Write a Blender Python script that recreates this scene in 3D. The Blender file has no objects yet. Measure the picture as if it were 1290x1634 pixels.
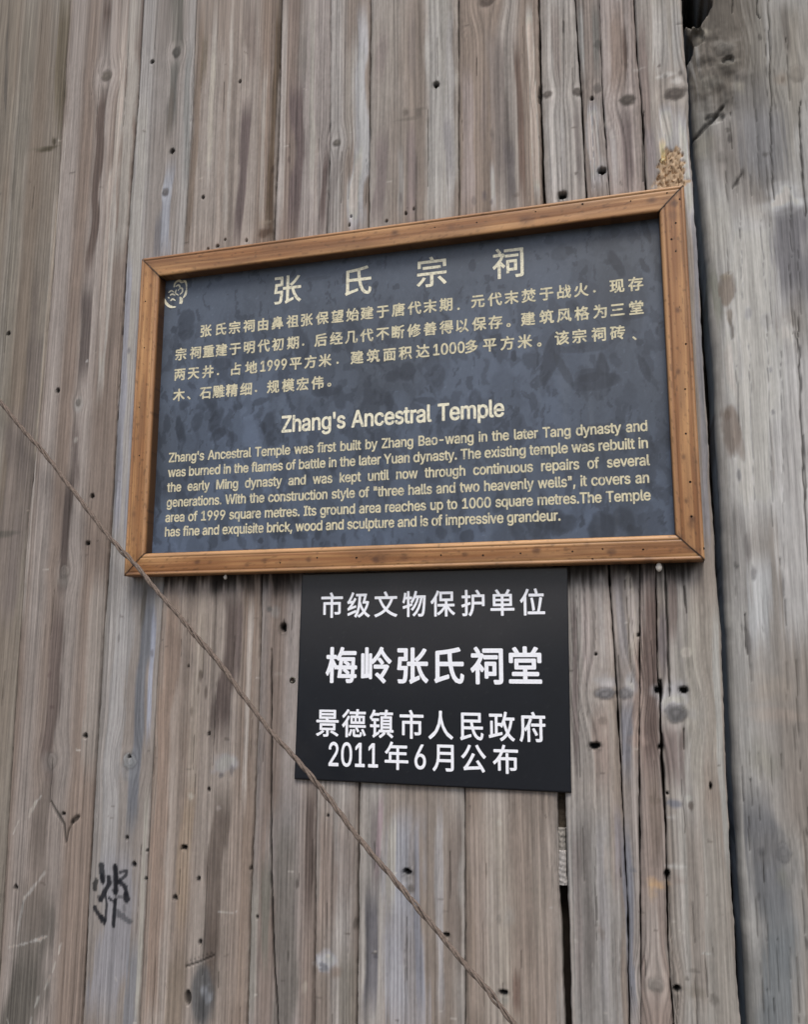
import bpy, math
import numpy as np

# ------------------------------------------------------------------ camera, world, sun, exposure
sc = bpy.context.scene
COL = sc.collection
CAM = np.array([0.0, -1.30, 1.55])           # 1.3 m in front of the wall, eye height
MR = np.array([[0.9630174, 0.04356686, 0.2658936],
               [0.26943143, -0.16320066, -0.94909022],
               [0.00204513, 0.9856305, -0.16890336]])
F = 1404.0


def at(u, v, y=0.0):
    """point of the vertical plane Y=y seen at photo pixel (u, v)"""
    d = MR @ np.array([u - 645.0, 817.0 - v, -F])
    return CAM + d * ((y - CAM[1]) / d[1])


def at2(u, v, y=0.0):
    p = at(u, v, y)
    return float(p[0]), float(p[2])


cam_d = bpy.data.cameras.new('camera')
cam = bpy.data.objects.new('camera', cam_d)
COL.objects.link(cam)
cam_d.sensor_fit = 'HORIZONTAL'
cam_d.sensor_width = 36.0
cam_d.lens = 36.0 * F / 1290.0
cam_d.clip_start = 0.01
cam_d.clip_end = 2000.0
from mathutils import Matrix, Vector
m4 = Matrix([[float(MR[i, j]) for j in range(3)] + [float(CAM[i])] for i in range(3)] + [[0, 0, 0, 1]])
cam.matrix_world = m4
sc.camera = cam

SUN_EL = math.radians(58)    # high, from in front of the wall, veiled by thin cloud
world = bpy.data.worlds.new('World')
sc.world = world
world.use_nodes = True
wn = world.node_tree.nodes
wl = world.node_tree.links
wn.clear()
wo = wn.new('ShaderNodeOutputWorld')
bg = wn.new('ShaderNodeBackground')
sky = wn.new('ShaderNodeTexSky')
sky.sky_type = 'NISHITA'
sky.sun_disc = False
sky.sun_elevation = SUN_EL
sky.sun_rotation = math.radians(168)
sky.air_density = 1.0
sky.dust_density = 4.0
sky.ozone_density = 1.0
bg.inputs['Strength'].default_value = 0.10
wl.new(sky.outputs[0], bg.inputs['Color'])
wl.new(bg.outputs[0], wo.inputs['Surface'])

sun_d = bpy.data.lights.new('sun', 'SUN')
sun_d.energy = 1.5
sun_d.angle = math.radians(24)
sun_d.color = (1.0, 0.965, 0.92)
sun = bpy.data.objects.new('sun', sun_d)
COL.objects.link(sun)
# light travels from the sun (in front of the wall, -Y side) down to the wall
sdir = Vector((math.sin(math.radians(168)) * math.cos(SUN_EL), math.cos(math.radians(168)) * math.cos(SUN_EL), math.sin(SUN_EL)))
sun.rotation_euler = sdir.to_track_quat('Z', 'Y').to_euler()
sun.location = (0, -6, 8)

sc.view_settings.view_transform = 'Standard'
sc.view_settings.look = 'None'
sc.view_settings.gamma = 1.0
sc.view_settings.use_curve_mapping = False
sc.view_settings.exposure = 0.52
sc.cycles.max_bounces = 6

# ------------------------------------------------------------------ helpers
def lin(rgb):
    a = np.asarray(rgb, float) / 255.0
    return np.where(a <= 0.04045, a / 12.92, ((a + 0.055) / 1.055) ** 2.4)


def tag(o, label=None, cat=None, group=None, kind=None):
    if label: o['label'] = label
    if cat: o['category'] = cat
    if group: o['group'] = group
    if kind: o['kind'] = kind
    return o


def empty(name, loc=(0, 0, 0)):
    o = bpy.data.objects.new(name, None)
    o.location = loc
    o.empty_display_size = 0.05
    COL.objects.link(o)
    return o


def link(name, me, mat=None, parent=None):
    o = bpy.data.objects.new(name, me)
    COL.objects.link(o)
    if mat: me.materials.append(mat)
    if parent:
        o.parent = parent
        o.matrix_parent_inverse = Matrix.Translation(-Vector(parent.location)) if parent.type == 'EMPTY' and parent.parent is None else Matrix()
    return o


def mesh_np(name, verts, quads, col=None, smooth=True):
    me = bpy.data.meshes.new(name)
    verts = np.ascontiguousarray(verts, np.float32)
    quads = np.ascontiguousarray(quads, np.int32)
    n = quads.shape[1]
    me.vertices.add(len(verts))
    me.vertices.foreach_set('co', verts.ravel())
    me.loops.add(quads.size)
    me.loops.foreach_set('vertex_index', quads.ravel())
    me.polygons.add(len(quads))
    me.polygons.foreach_set('loop_start', np.arange(0, quads.size, n, dtype=np.int32))
    me.polygons.foreach_set('loop_total', np.full(len(quads), n, np.int32))
    me.polygons.foreach_set('use_smooth', np.full(len(quads), smooth, bool))
    if col is not None:
        a = me.color_attributes.new('col', 'FLOAT_COLOR', 'POINT')
        c = np.ones((len(verts), 4), np.float32)
        c[:, :3] = col
        a.data.foreach_set('color', c.ravel())
    me.update(calc_edges=True)
    me.validate()
    return me


def grid_mesh(name, X, Y, Z, colr, flip=False):
    nr, nc = X.shape
    idx = np.arange(nr * nc).reshape(nr, nc)
    a, b, c, d = idx[:-1, :-1].ravel(), idx[:-1, 1:].ravel(), idx[1:, 1:].ravel(), idx[1:, :-1].ravel()
    q = np.stack([a, b, c, d] if not flip else [d, c, b, a], 1)
    return mesh_np(name, np.stack([X.ravel(), Y.ravel(), Z.ravel()], 1), q, colr.reshape(-1, 3))


def poly_mesh(name, verts, faces, smooth=False):
    me = bpy.data.meshes.new(name)
    me.from_pydata([tuple(map(float, v)) for v in verts], [], faces)
    for p in me.polygons: p.use_smooth = smooth
    me.update()
    return me


_rng = np.random.RandomState(11)
_T = _rng.rand(512, 512)


def vn(x, y, seed=0):
    """smooth value noise in -1..1"""
    x = np.asarray(x, float) + seed * 17.37
    y = np.asarray(y, float) + seed * 9.71
    xi = np.floor(x).astype(np.int64); yi = np.floor(y).astype(np.int64)
    fx = x - xi; fy = y - yi
    fx = fx * fx * fx * (fx * (fx * 6 - 15) + 10); fy = fy * fy * fy * (fy * (fy * 6 - 15) + 10)
    x0 = xi & 511; x1 = (xi + 1) & 511; y0 = yi & 511; y1 = (yi + 1) & 511
    a = _T[x0, y0] * (1 - fx) + _T[x1, y0] * fx
    b = _T[x0, y1] * (1 - fx) + _T[x1, y1] * fx
    return (a * (1 - fy) + b * fy) * 2 - 1


def fbm(x, y, seed=0, o=4, g=0.5):
    s = 0; a = 1.0; t = 0
    for i in range(o):
        s = s + a * vn(x * 2 ** i, y * 2 ** i, seed + i * 3); t += a; a *= g
    return s / t


def sstep(a, b, x):
    t = np.clip((x - a) / (b - a), 0, 1)
    return t * t * (3 - 2 * t)


# ------------------------------------------------------------------ materials
def new_mat(name):
    m = bpy.data.materials.new(name)
    m.use_nodes = True
    return m, m.node_tree.nodes, m.node_tree.links, m.node_tree.nodes['Principled BSDF']


def attr_mat(name, rough=0.85, spec=0.25, gscale=(900, 900, 60), gamp=0.18, bump=0.25, dist=0.0006, coat=0.0, rough_var=0.0):
    """colour from the mesh's own wood colour, with fibre-fine noise and bump on top"""
    m, n, l, b = new_mat(name)
    at_ = n.new('ShaderNodeAttribute'); at_.attribute_name = 'col'
    tc = n.new('ShaderNodeTexCoord')
    mp = n.new('ShaderNodeMapping'); mp.inputs['Scale'].default_value = gscale
    l.new(tc.outputs['Object'], mp.inputs['Vector'])
    nz = n.new('ShaderNodeTexNoise'); nz.inputs['Scale'].default_value = 1.0; nz.inputs['Detail'].default_value = 4; nz.inputs['Roughness'].default_value = 0.6
    l.new(mp.outputs[0], nz.inputs['Vector'])
    mr = n.new('ShaderNodeMapRange')
    mr.inputs['From Min'].default_value = 0.25; mr.inputs['From Max'].default_value = 0.75
    mr.inputs['To Min'].default_value = 1 - gamp; mr.inputs['To Max'].default_value = 1 + gamp
    l.new(nz.outputs['Fac'], mr.inputs['Value'])
    mul = n.new('ShaderNodeVectorMath'); mul.operation = 'SCALE'
    l.new(at_.outputs['Color'], mul.inputs[0]); l.new(mr.outputs[0], mul.inputs['Scale'])
    l.new(mul.outputs[0], b.inputs['Base Color'])
    bp = n.new('ShaderNodeBump'); bp.inputs['Strength'].default_value = bump; bp.inputs['Distance'].default_value = dist
    l.new(nz.outputs['Fac'], bp.inputs['Height']); l.new(bp.outputs[0], b.inputs['Normal'])
    b.inputs['Roughness'].default_value = rough
    b.inputs['Specular IOR Level'].default_value = spec
    b.inputs['Coat Weight'].default_value = coat
    b.inputs['Coat Roughness'].default_value = 0.35
    if rough_var:
        m2 = n.new('ShaderNodeMapRange')
        m2.inputs['To Min'].default_value = rough - rough_var; m2.inputs['To Max'].default_value = rough + rough_var
        l.new(nz.outputs['Fac'], m2.inputs['Value']); l.new(m2.outputs[0], b.inputs['Roughness'])
    return m


def flat_mat(name, rgb, rough=0.6, spec=0.4, var=0.1, scale=200, metallic=0.0, bump=0.0):
    m, n, l, b = new_mat(name)
    tc = n.new('ShaderNodeTexCoord')
    nz = n.new('ShaderNodeTexNoise'); nz.inputs['Scale'].default_value = scale; nz.inputs['Detail'].default_value = 5
    l.new(tc.outputs['Object'], nz.inputs['Vector'])
    cr = n.new('ShaderNodeValToRGB')
    c = lin(rgb)
    cr.color_ramp.elements[0].position = 0.3; cr.color_ramp.elements[1].position = 0.7
    cr.color_ramp.elements[0].color = (*(c * (1 - var)), 1); cr.color_ramp.elements[1].color = (*(np.clip(c * (1 + var), 0, 1)), 1)
    l.new(nz.outputs['Fac'], cr.inputs[0]); l.new(cr.outputs[0], b.inputs['Base Color'])
    b.inputs['Roughness'].default_value = rough; b.inputs['Specular IOR Level'].default_value = spec
    b.inputs['Metallic'].default_value = metallic
    if bump:
        bp = n.new('ShaderNodeBump'); bp.inputs['Strength'].default_value = bump; bp.inputs['Distance'].default_value = 0.001
        l.new(nz.outputs['Fac'], bp.inputs['Height']); l.new(bp.outputs[0], b.inputs['Normal'])
    return m


M_WOOD = attr_mat('weathered_wood', gscale=(430, 430, 14), gamp=0.22, bump=0.55, dist=0.0010)
M_POST = attr_mat('weathered_post_wood', gscale=(360, 360, 16), gamp=0.24, bump=0.55, dist=0.0010)
M_FRAME = attr_mat('varnished_frame_wood', rough=0.5, spec=0.4, gscale=(400, 400, 400), gamp=0.07, bump=0.12, coat=0.12)
M_PANEL = attr_mat('dusty_slate_panel', rough=0.42, spec=0.5, gscale=(600, 600, 350), gamp=0.06, bump=0.03, dist=0.0003)
M_PLATE = attr_mat('black_plate', rough=0.30, spec=0.5, gscale=(500, 500, 350), gamp=0.10, bump=0.02, dist=0.0002)
M_BACK = flat_mat('dark_backing', (48, 42, 38), 0.95, 0.1, 0.3, 40)
def worn_mat(name, rgb, worn, scale):
    m = flat_mat(name, rgb, 0.65, 0.25, 0.08, 160)
    n, l = m.node_tree.nodes, m.node_tree.links
    b = n['Principled BSDF']; src = b.inputs['Base Color'].links[0].from_socket
    tc = n.new('ShaderNodeTexCoord'); nz = n.new('ShaderNodeTexNoise'); nz.inputs['Scale'].default_value = scale; nz.inputs['Detail'].default_value = 6; nz.inputs['Roughness'].default_value = 0.65
    l.new(tc.outputs['Object'], nz.inputs['Vector'])
    r = n.new('ShaderNodeValToRGB'); r.color_ramp.elements[0].position = 0.30; r.color_ramp.elements[1].position = 0.50
    l.new(nz.outputs['Fac'], r.inputs[0])
    mx = n.new('ShaderNodeMix'); mx.data_type = 'RGBA'
    mx.inputs[6].default_value = (*lin(worn), 1); l.new(r.outputs[0], mx.inputs[0]); l.new(src, mx.inputs[7]); l.new(mx.outputs[2], b.inputs['Base Color'])
    return m


M_CREAM = worn_mat('cream_lettering', (232, 228, 204), (150, 148, 136), 170)
M_GOLD = worn_mat('faded_golden_lettering', (212, 205, 174), (120, 122, 118), 190)
M_WHITE = flat_mat('white_lettering', (240, 243, 249), 0.55, 0.3, 0.05, 300)
M_NAIL = flat_mat('rusty_nail', (52, 38, 30), 0.7, 0.3, 0.3, 900)
M_SCREW = flat_mat('dull_screw', (110, 108, 100), 0.55, 0.4, 0.4, 700, metallic=0.6)
M_ROPE = flat_mat('grey_brown_cord', (112, 101, 93), 0.95, 0.1, 0.28, 260, bump=0.6)
M_SCRAP = attr_mat('wood_scrap_wood', gamp=0.2)
M_COCOON = flat_mat('pale_cocoon', (205, 200, 190), 0.8, 0.2, 0.15, 900)
M_GROUND = flat_mat('ground_paving', (96, 90, 83), 0.9, 0.2, 0.25, 3)
M_SPLINT = flat_mat('fresh_splinter', (176, 152, 124), 0.85, 0.2, 0.25, 300)

# ------------------------------------------------------------------ wood painting in wall metres
PX = 1.0 / 985.0      # about one photo pixel on the wall, in metres


def seg_dist(x, z, pts):
    """distance (m) to a polyline and the 0..1 arc position, for arrays"""
    best = np.full(x.shape, 9.0); pos = np.zeros(x.shape)
    L = [0.0]
    for i in range(len(pts) - 1):
        L.append(L[-1] + math.hypot(pts[i + 1][0] - pts[i][0], pts[i + 1][1] - pts[i][1]))
    for i in range(len(pts) - 1):
        ax, az = pts[i]; bx, bz = pts[i + 1]
        dx, dz = bx - ax, bz - az
        t = np.clip(((x - ax) * dx + (z - az) * dz) / (dx * dx + dz * dz + 1e-12), 0, 1)
        d = np.hypot(x - ax - t * dx, z - az - t * dz)
        k = d < best
        best = np.where(k, d, best); pos = np.where(k, (L[i] + t * (L[i + 1] - L[i])) / (L[-1] + 1e-12), pos)
    return best, pos


class Wood:
    """albedo and relief of a board, evaluated at wall positions (x, z)"""
    def __init__(s, x, z, base, seed, period=0.0062, contrast=1.0, knots=(), wander=0.004, y=0.0, flute=0.35):
        s.x, s.z, s.seed, s.y0 = x, z, seed, y
        s.h = np.zeros(x.shape)
        g = x + wander * vn(z * 1.3, x * 0 + seed, seed) + 0.0016 * vn(z * 5, x * 12, seed + 5)
        for (u, v, ru, rv, rgb, st) in knots:
            kx, kz = at2(u, v, y)
            r = max(ru, 0.6 * rv) * PX
            dx = x - kx; dz = z - kz
            w = np.exp(-(dx * dx / (2 * (2.0 * r) ** 2) + dz * dz / (2 * (2.6 * r) ** 2)))
            g = g - dx * 0.82 * w
        s.g = g
        P = period
        n40 = vn(g / 0.034, z * 0.55, seed + 1)
        n12 = vn(g / 0.0125, z * 1.1, seed + 2)
        n5 = vn(g / (P * 0.62), z * 1.8, seed + 3)
        n3 = vn(g / (P * 0.30), z * 4.0, seed + 4)
        n1 = vn(g / 0.0012, z * 16, seed + 6)
        blot = fbm(x * 9, z * 4, seed + 7, 3)
        col = np.empty(x.shape + (3,)); col[:] = lin(base)
        tint = np.clip(0.5 + 0.9 * n40 + 0.35 * blot, 0, 1)[..., None]
        warm = lin(np.array(base) * np.array([0.90, 0.865, 0.84])); cool = lin(np.minimum(255, np.array(base) * np.array([1.06, 1.07, 1.085])))
        col = warm * tint + cool * (1 - tint)
        s.col = col
        ph = g / P + 0.9 * vn(g / 0.03, z * 0.5, seed + 9) + 0.25 * n5
        amp = np.clip(0.45 + 0.75 * vn(g / 0.022, z * 0.8, seed + 10), 0, 1)
        ring = (0.5 + 0.5 * np.cos(2 * np.pi * ph)) ** 2
        s.grain = 1 + contrast * (0.09 * n40 + 0.12 * n12 + 0.15 * n5 + 0.13 * n3 + 0.10 * n1 + 0.07 * blot + amp * (0.10 - 0.34 * ring))
        s.grain += contrast * (0.06 * vn(x / 0.0022, z / 0.0045, seed + 12) + 0.07 * fbm(x * 70, z * 45, seed + 13, 3) + 0.05 * fbm(x * 22, z * 12, seed + 14, 3))
        s.h += flute / 0.35 * (-0.00025 * n5 + 0.00045 * amp * ring) - 0.00012 * n3
        # scattered hairline checks and pores
        pore = vn(g / 0.0016, z * 9, seed + 8)
        s.grain *= 1 - 0.24 * contrast ** 2.5 * sstep(0.80, 0.96, pore)

    def streak(s, pts, w, rgb, st, edge=0.25):
        pts = sorted([at2(u, v, s.y0) for u, v in pts], key=lambda p: p[1])
        pz = [p[1] for p in pts]; px = [p[0] for p in pts]
        w = w * PX
        z0, z1 = pz[0], pz[-1]
        m = (s.z > z0 - 0.03) & (s.z < z1 + 0.03) & (s.x > min(px) - 3 * w) & (s.x < max(px) + 3 * w)
        if not m.any(): return
        x, z = s.x[m], s.z[m]
        xs = np.interp(z, pz, px)
        d = np.abs(x - xs + 0.15 * w * vn(z * 14, x * 0 + 3, s.seed + 31)) / (0.5 * w)
        d = d + edge * vn(s.g[m] / 0.003, z * 6, s.seed + 33) + 0.25 * vn(z * 18, x * 60, s.seed + 35)
        st = min(0.97, st * 1.3)
        a = (1 - sstep(0.65, 1.2, d)) * sstep(z0 - min(0.02, 0.2 * (z1 - z0)), z0 + min(0.06, 0.35 * (z1 - z0)), z + 0.008 * vn(x * 260, z * 0, s.seed + 37)) * (1 - sstep(z1 - min(0.06, 0.3 * (z1 - z0)), z1 + 0.01, z)) * st
        s.col[m] = s.col[m] * (1 - a[:, None]) + lin(rgb) * a[:, None]

    def blob(s, u, v, ru, rv, rgb, st, rough=0.35, soft=0.5, depth=0.0, late=False):
        kx, kz = at2(u, v, s.y0); ru *= PX; rv *= PX
        m = (np.abs(s.x - kx) < 2 * ru + 0.002) & (np.abs(s.z - kz) < 2 * rv + 0.002)
        if not m.any(): return
        x, z = s.x[m], s.z[m]
        d = np.hypot((x - kx) / ru, (z - kz) / rv)
        d = d + rough * fbm(x / (ru * 0.9), z / (rv * 0.9), s.seed + 41, 3)
        a = (1 - sstep(1 - soft, 1 + soft * 0.4, d)) * st
        s.col[m] = s.col[m] * (1 - a[:, None]) + lin(rgb) * a[:, None]
        s.h[m] += depth * (1 - sstep(0.5, 1.1, d))

    def knot(s, u, v, ru, rv, rgb, st):
        kx, kz = at2(u, v, s.y0); ru *= PX; rv *= PX
        m = (np.abs(s.x - kx) < 3.2 * ru) & (np.abs(s.z - kz) < 3.6 * rv)
        if not m.any(): return
        x, z = s.x[m], s.z[m]
        d = np.hypot((x - kx) / ru, (z - kz) / rv) + 0.16 * vn(x / ru * 2, z / rv * 2, s.seed + 51)
        ring = 0.5 + 0.5 * np.sin(d * 9 + vn(x / ru, z / rv, s.seed + 3))
        a = (1 - sstep(0.75, 1.15, d)) * st
        c = lin(rgb) * (0.75 + 0.35 * ring)[:, None]
        s.col[m] = s.col[m] * (1 - a[:, None]) + c * a[:, None]
        rim = np.exp(-((d - 1.0) / 0.14) ** 2) * 0.30 * st
        s.col[m] *= (1 - rim)[:, None]
        halo = np.exp(-((d - 1.6) / 0.5) ** 2) * 0.13 * st
        s.col[m] *= (1 + halo)[:, None]
        s.h[m] += -0.0006 * (1 - sstep(0.6, 1.4, d)) + 0.0005 * np.exp(-((d - 1.0) / 0.15) ** 2)
        s.grain[m] = s.grain[m] * sstep(0.6, 1.1, d) + (1 - sstep(0.6, 1.1, d)) * (1 + 0.3 * (s.grain[m] - 1))

    def hole(s, u, v, ru, rv):
        kx, kz = at2(u, v, s.y0); ru *= PX; rv *= PX
        m = (np.abs(s.x - kx) < 2.6 * ru + 0.003) & (np.abs(s.z - kz) < 2.6 * rv + 0.003)
        if not m.any(): return
        x, z = s.x[m], s.z[m]
        d = np.hypot((x - kx) / ru, (z - kz) / rv) + 0.22 * vn(x / ru * 1.3, z / rv * 1.3, s.seed + 61)
        a = 1 - sstep(0.75, 1.15, d)
        s.h[m] += a * 0.011
        s.col[m] = s.col[m] * (1 - a[:, None]) + 0.012 * a[:, None]
        s.grain[m] = s.grain[m] * (1 - a) + a
        s.col[m] *= (1 - 0.30 * np.exp(-((d - 1.3) / 0.35) ** 2))[:, None]

    def crack(s, pts, w, depth=0.004, dark=0.85, jag=0.0012):
        P = [at2(u, v, s.y0) for u, v in pts]
        xs = [p[0] for p in P]; zs = [p[1] for p in P]
        w = w * PX
        m = (s.x > min(xs) - 4 * w - .003) & (s.x < max(xs) + 4 * w + .003) & (s.z > min(zs) - .004) & (s.z < max(zs) + .004)
        if not m.any(): return
        x, z = s.x[m], s.z[m]
        xx = x + jag * vn(z * 45, z * 0, s.seed + 71)
        d, t = seg_dist(xx, z, P)
        ww = w * (0.55 + 0.45 * np.sqrt(np.clip(4 * t * (1 - t), 0, 1))) * (1 + 0.3 * vn(z * 60, z * 0, s.seed + 73))
        a = (1 - sstep(0.35, 1.0, d / np.maximum(ww, 1e-5)))
        s.h[m] += a * depth
        s.col[m] *= (1 - dark * a)[:, None]  # cavity shade painted in, as the relief is too coarse for it

    def stroke(s, pts, w, rgb, st, soft=0.35, dry=0.0):
        P = [at2(u, v, s.y0) for u, v in pts]
        xs = [p[0] for p in P]; zs = [p[1] for p in P]
        w = w * PX
        m = (s.x > min(xs) - 2 * w) & (s.x < max(xs) + 2 * w) & (s.z > min(zs) - 2 * w) & (s.z < max(zs) + 2 * w)
        if not m.any(): return
        x, z = s.x[m], s.z[m]
        d, t = seg_dist(x, z, P)
        d = d / (0.5 * w) + 0.22 * vn(x / 0.004, z / 0.004, s.seed + 81) + dry * vn(s.g[m] / 0.0025, z * 25, s.seed + 83)
        a = (1 - sstep(1 - soft, 1 + soft, d)) * st
        s.col[m] = s.col[m] * (1 - a[:, None]) + lin(rgb) * a[:, None]

    def done(s):
        b = s.col.reshape(-1, 3).mean(0)
        c = b * np.clip(s.col / b, 0.02, 1.5) ** 1.22 * np.clip(s.grain, 0.1, 3)[..., None] ** 1.12 * np.array([0.995, 1.0, 0.985])
        l = c @ np.array([0.25, 0.6, 0.15])
        k = np.clip(0.20 - 0.8 * ((c[..., 0] - c[..., 2]) / (l + 0.01) - 0.6), 0, 0.20)[..., None]   # silvered: only the fresh orange wood keeps its full colour
        return np.clip(c * (1 - k) + l[..., None] * k, 0.004, 0.9)

# ------------------------------------------------------------------ what is where on the boards (photo pixels, turned into wall metres by at())
S0 = [(-40, 0), (-150, 1634)]
S1 = [(113, -60), (112, 0), (97, 230), (86, 420), (66, 640), (45, 830), (30, 1040), (17, 1240), (2, 1500), (-6, 1634), (-10, 1720)]
S2 = [(232, -60), (228, 0), (222, 130), (212, 250), (201, 420), (190, 620), (178, 830), (165, 1010), (152, 1240), (143, 1400), (131, 1634), (126, 1720)]
S3 = [(317, -60), (314, 0), (306, 200), (293, 400), (262, 925), (250, 1100), (238, 1330), (222, 1634), (216, 1720)]
S4 = [(452, -60), (450, 0), (445, 200), (438, 370), (418, 930), (413, 1110), (406, 1300), (400, 1430), (394, 1634), (391, 1720)]
S5 = [(529, -60), (528, 0), (527, 230), (521, 400), (506, 1240), (504, 1400), (502, 1634), (501, 1720)]
S6 = [(593, -60), (592, 0), (590, 200), (588, 364), (573, 1260), (571, 1480), (568, 1720)]
S7 = [(732, -60), (732, 0), (733, 364), (742, 1260), (743, 1634), (743, 1720)]
S8L = [(857, -60), (859, 0), (863, 200), (867, 330), (884, 1000), (890, 1265), (892, 1400), (896, 1480), (901, 1634), (903, 1720)]
S8R = [(860, -60), (862, 0), (866, 200), (872, 330), (896, 1000), (903, 1265), (906, 1400), (910, 1480), (913, 1634), (915, 1720)]
S9 = [(914, -60), (918, 0), (928, 150), (936, 310), (955, 600), (972, 905), (977, 990), (985, 1110), (992, 1240), (997, 1330), (1002, 1450), (1005, 1634), (1006, 1720)]
S10 = [(955, -60), (957, 0), (962, 150), (972, 300), (1000, 600), (1022, 905), (1021, 1240), (1024, 1634), (1025, 1720)]
S11 = [(1009, -60), (1012, 0), (1018, 100), (1024, 155), (1031, 300), (1040, 600), (1047, 915), (1049, 1060), (1053, 1105), (1056, 1200), (1060, 1260), (1063, 1330), (1065, 1400), (1066, 1500), (1071, 1570), (1076, 1634), (1079, 1720)]
SE = [(1084, -60), (1088, 0), (1093, 90), (1099, 150), (1099, 200), (1106, 300), (1114, 420), (1124, 600), (1136, 800), (1142, 900), (1150, 1000), (1160, 1240), (1167, 1400), (1173, 1500), (1176, 1560), (1183, 1634), (1187, 1720)]
PLANKS = [
 (S0, S1, 0, .5, (134, 126, 115), 0.0000, dict(contrast=0.75)),
 (S1, S2, .5, .6, (144, 133, 125), 0.0012, dict(contrast=0.85)),
 (S2, S3, .6, .4, (146, 141, 137), 0.0004, dict(contrast=0.8)),
 (S3, S4, .4, .8, (147, 135, 125), 0.0016, dict(contrast=1.0)),
 (S4, S5, .8, .3, (144, 134, 128), 0.0006, dict(contrast=1.0)),
 (S5, S6, .3, 1.0, (152, 145, 139), 0.0008, dict(contrast=1.0)),
 (S6, S7, 1.0, .8, (153, 146, 139), 0.0000, dict(contrast=1.0, period=0.0095)),
 (S7, S8L, .8, 0, (148, 138, 129), 0.0010, dict(contrast=1.0)),
 (S8R, S9, 0, .8, (156, 149, 142), 0.0022, dict(contrast=1.1, period=0.010)),
 (S9, S10, .8, .6, (152, 146, 142), 0.0008, dict(contrast=1.05)),
 (S10, S11, .6, .8, (147, 135, 128), 0.0018, dict(contrast=1.1)),
 (S11, SE, .8, 0, (153, 147, 140), 0.0028, dict(contrast=0.9)),
]
EDGE_SEED = 3 + 11 * 7
BR = (104, 90, 83); DK = (88, 76, 70); PU = (118, 106, 103); BLG = (142, 146, 156); BLD = (116, 118, 126); PALE = (176, 169, 162); GRN = (112, 106, 90)
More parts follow.
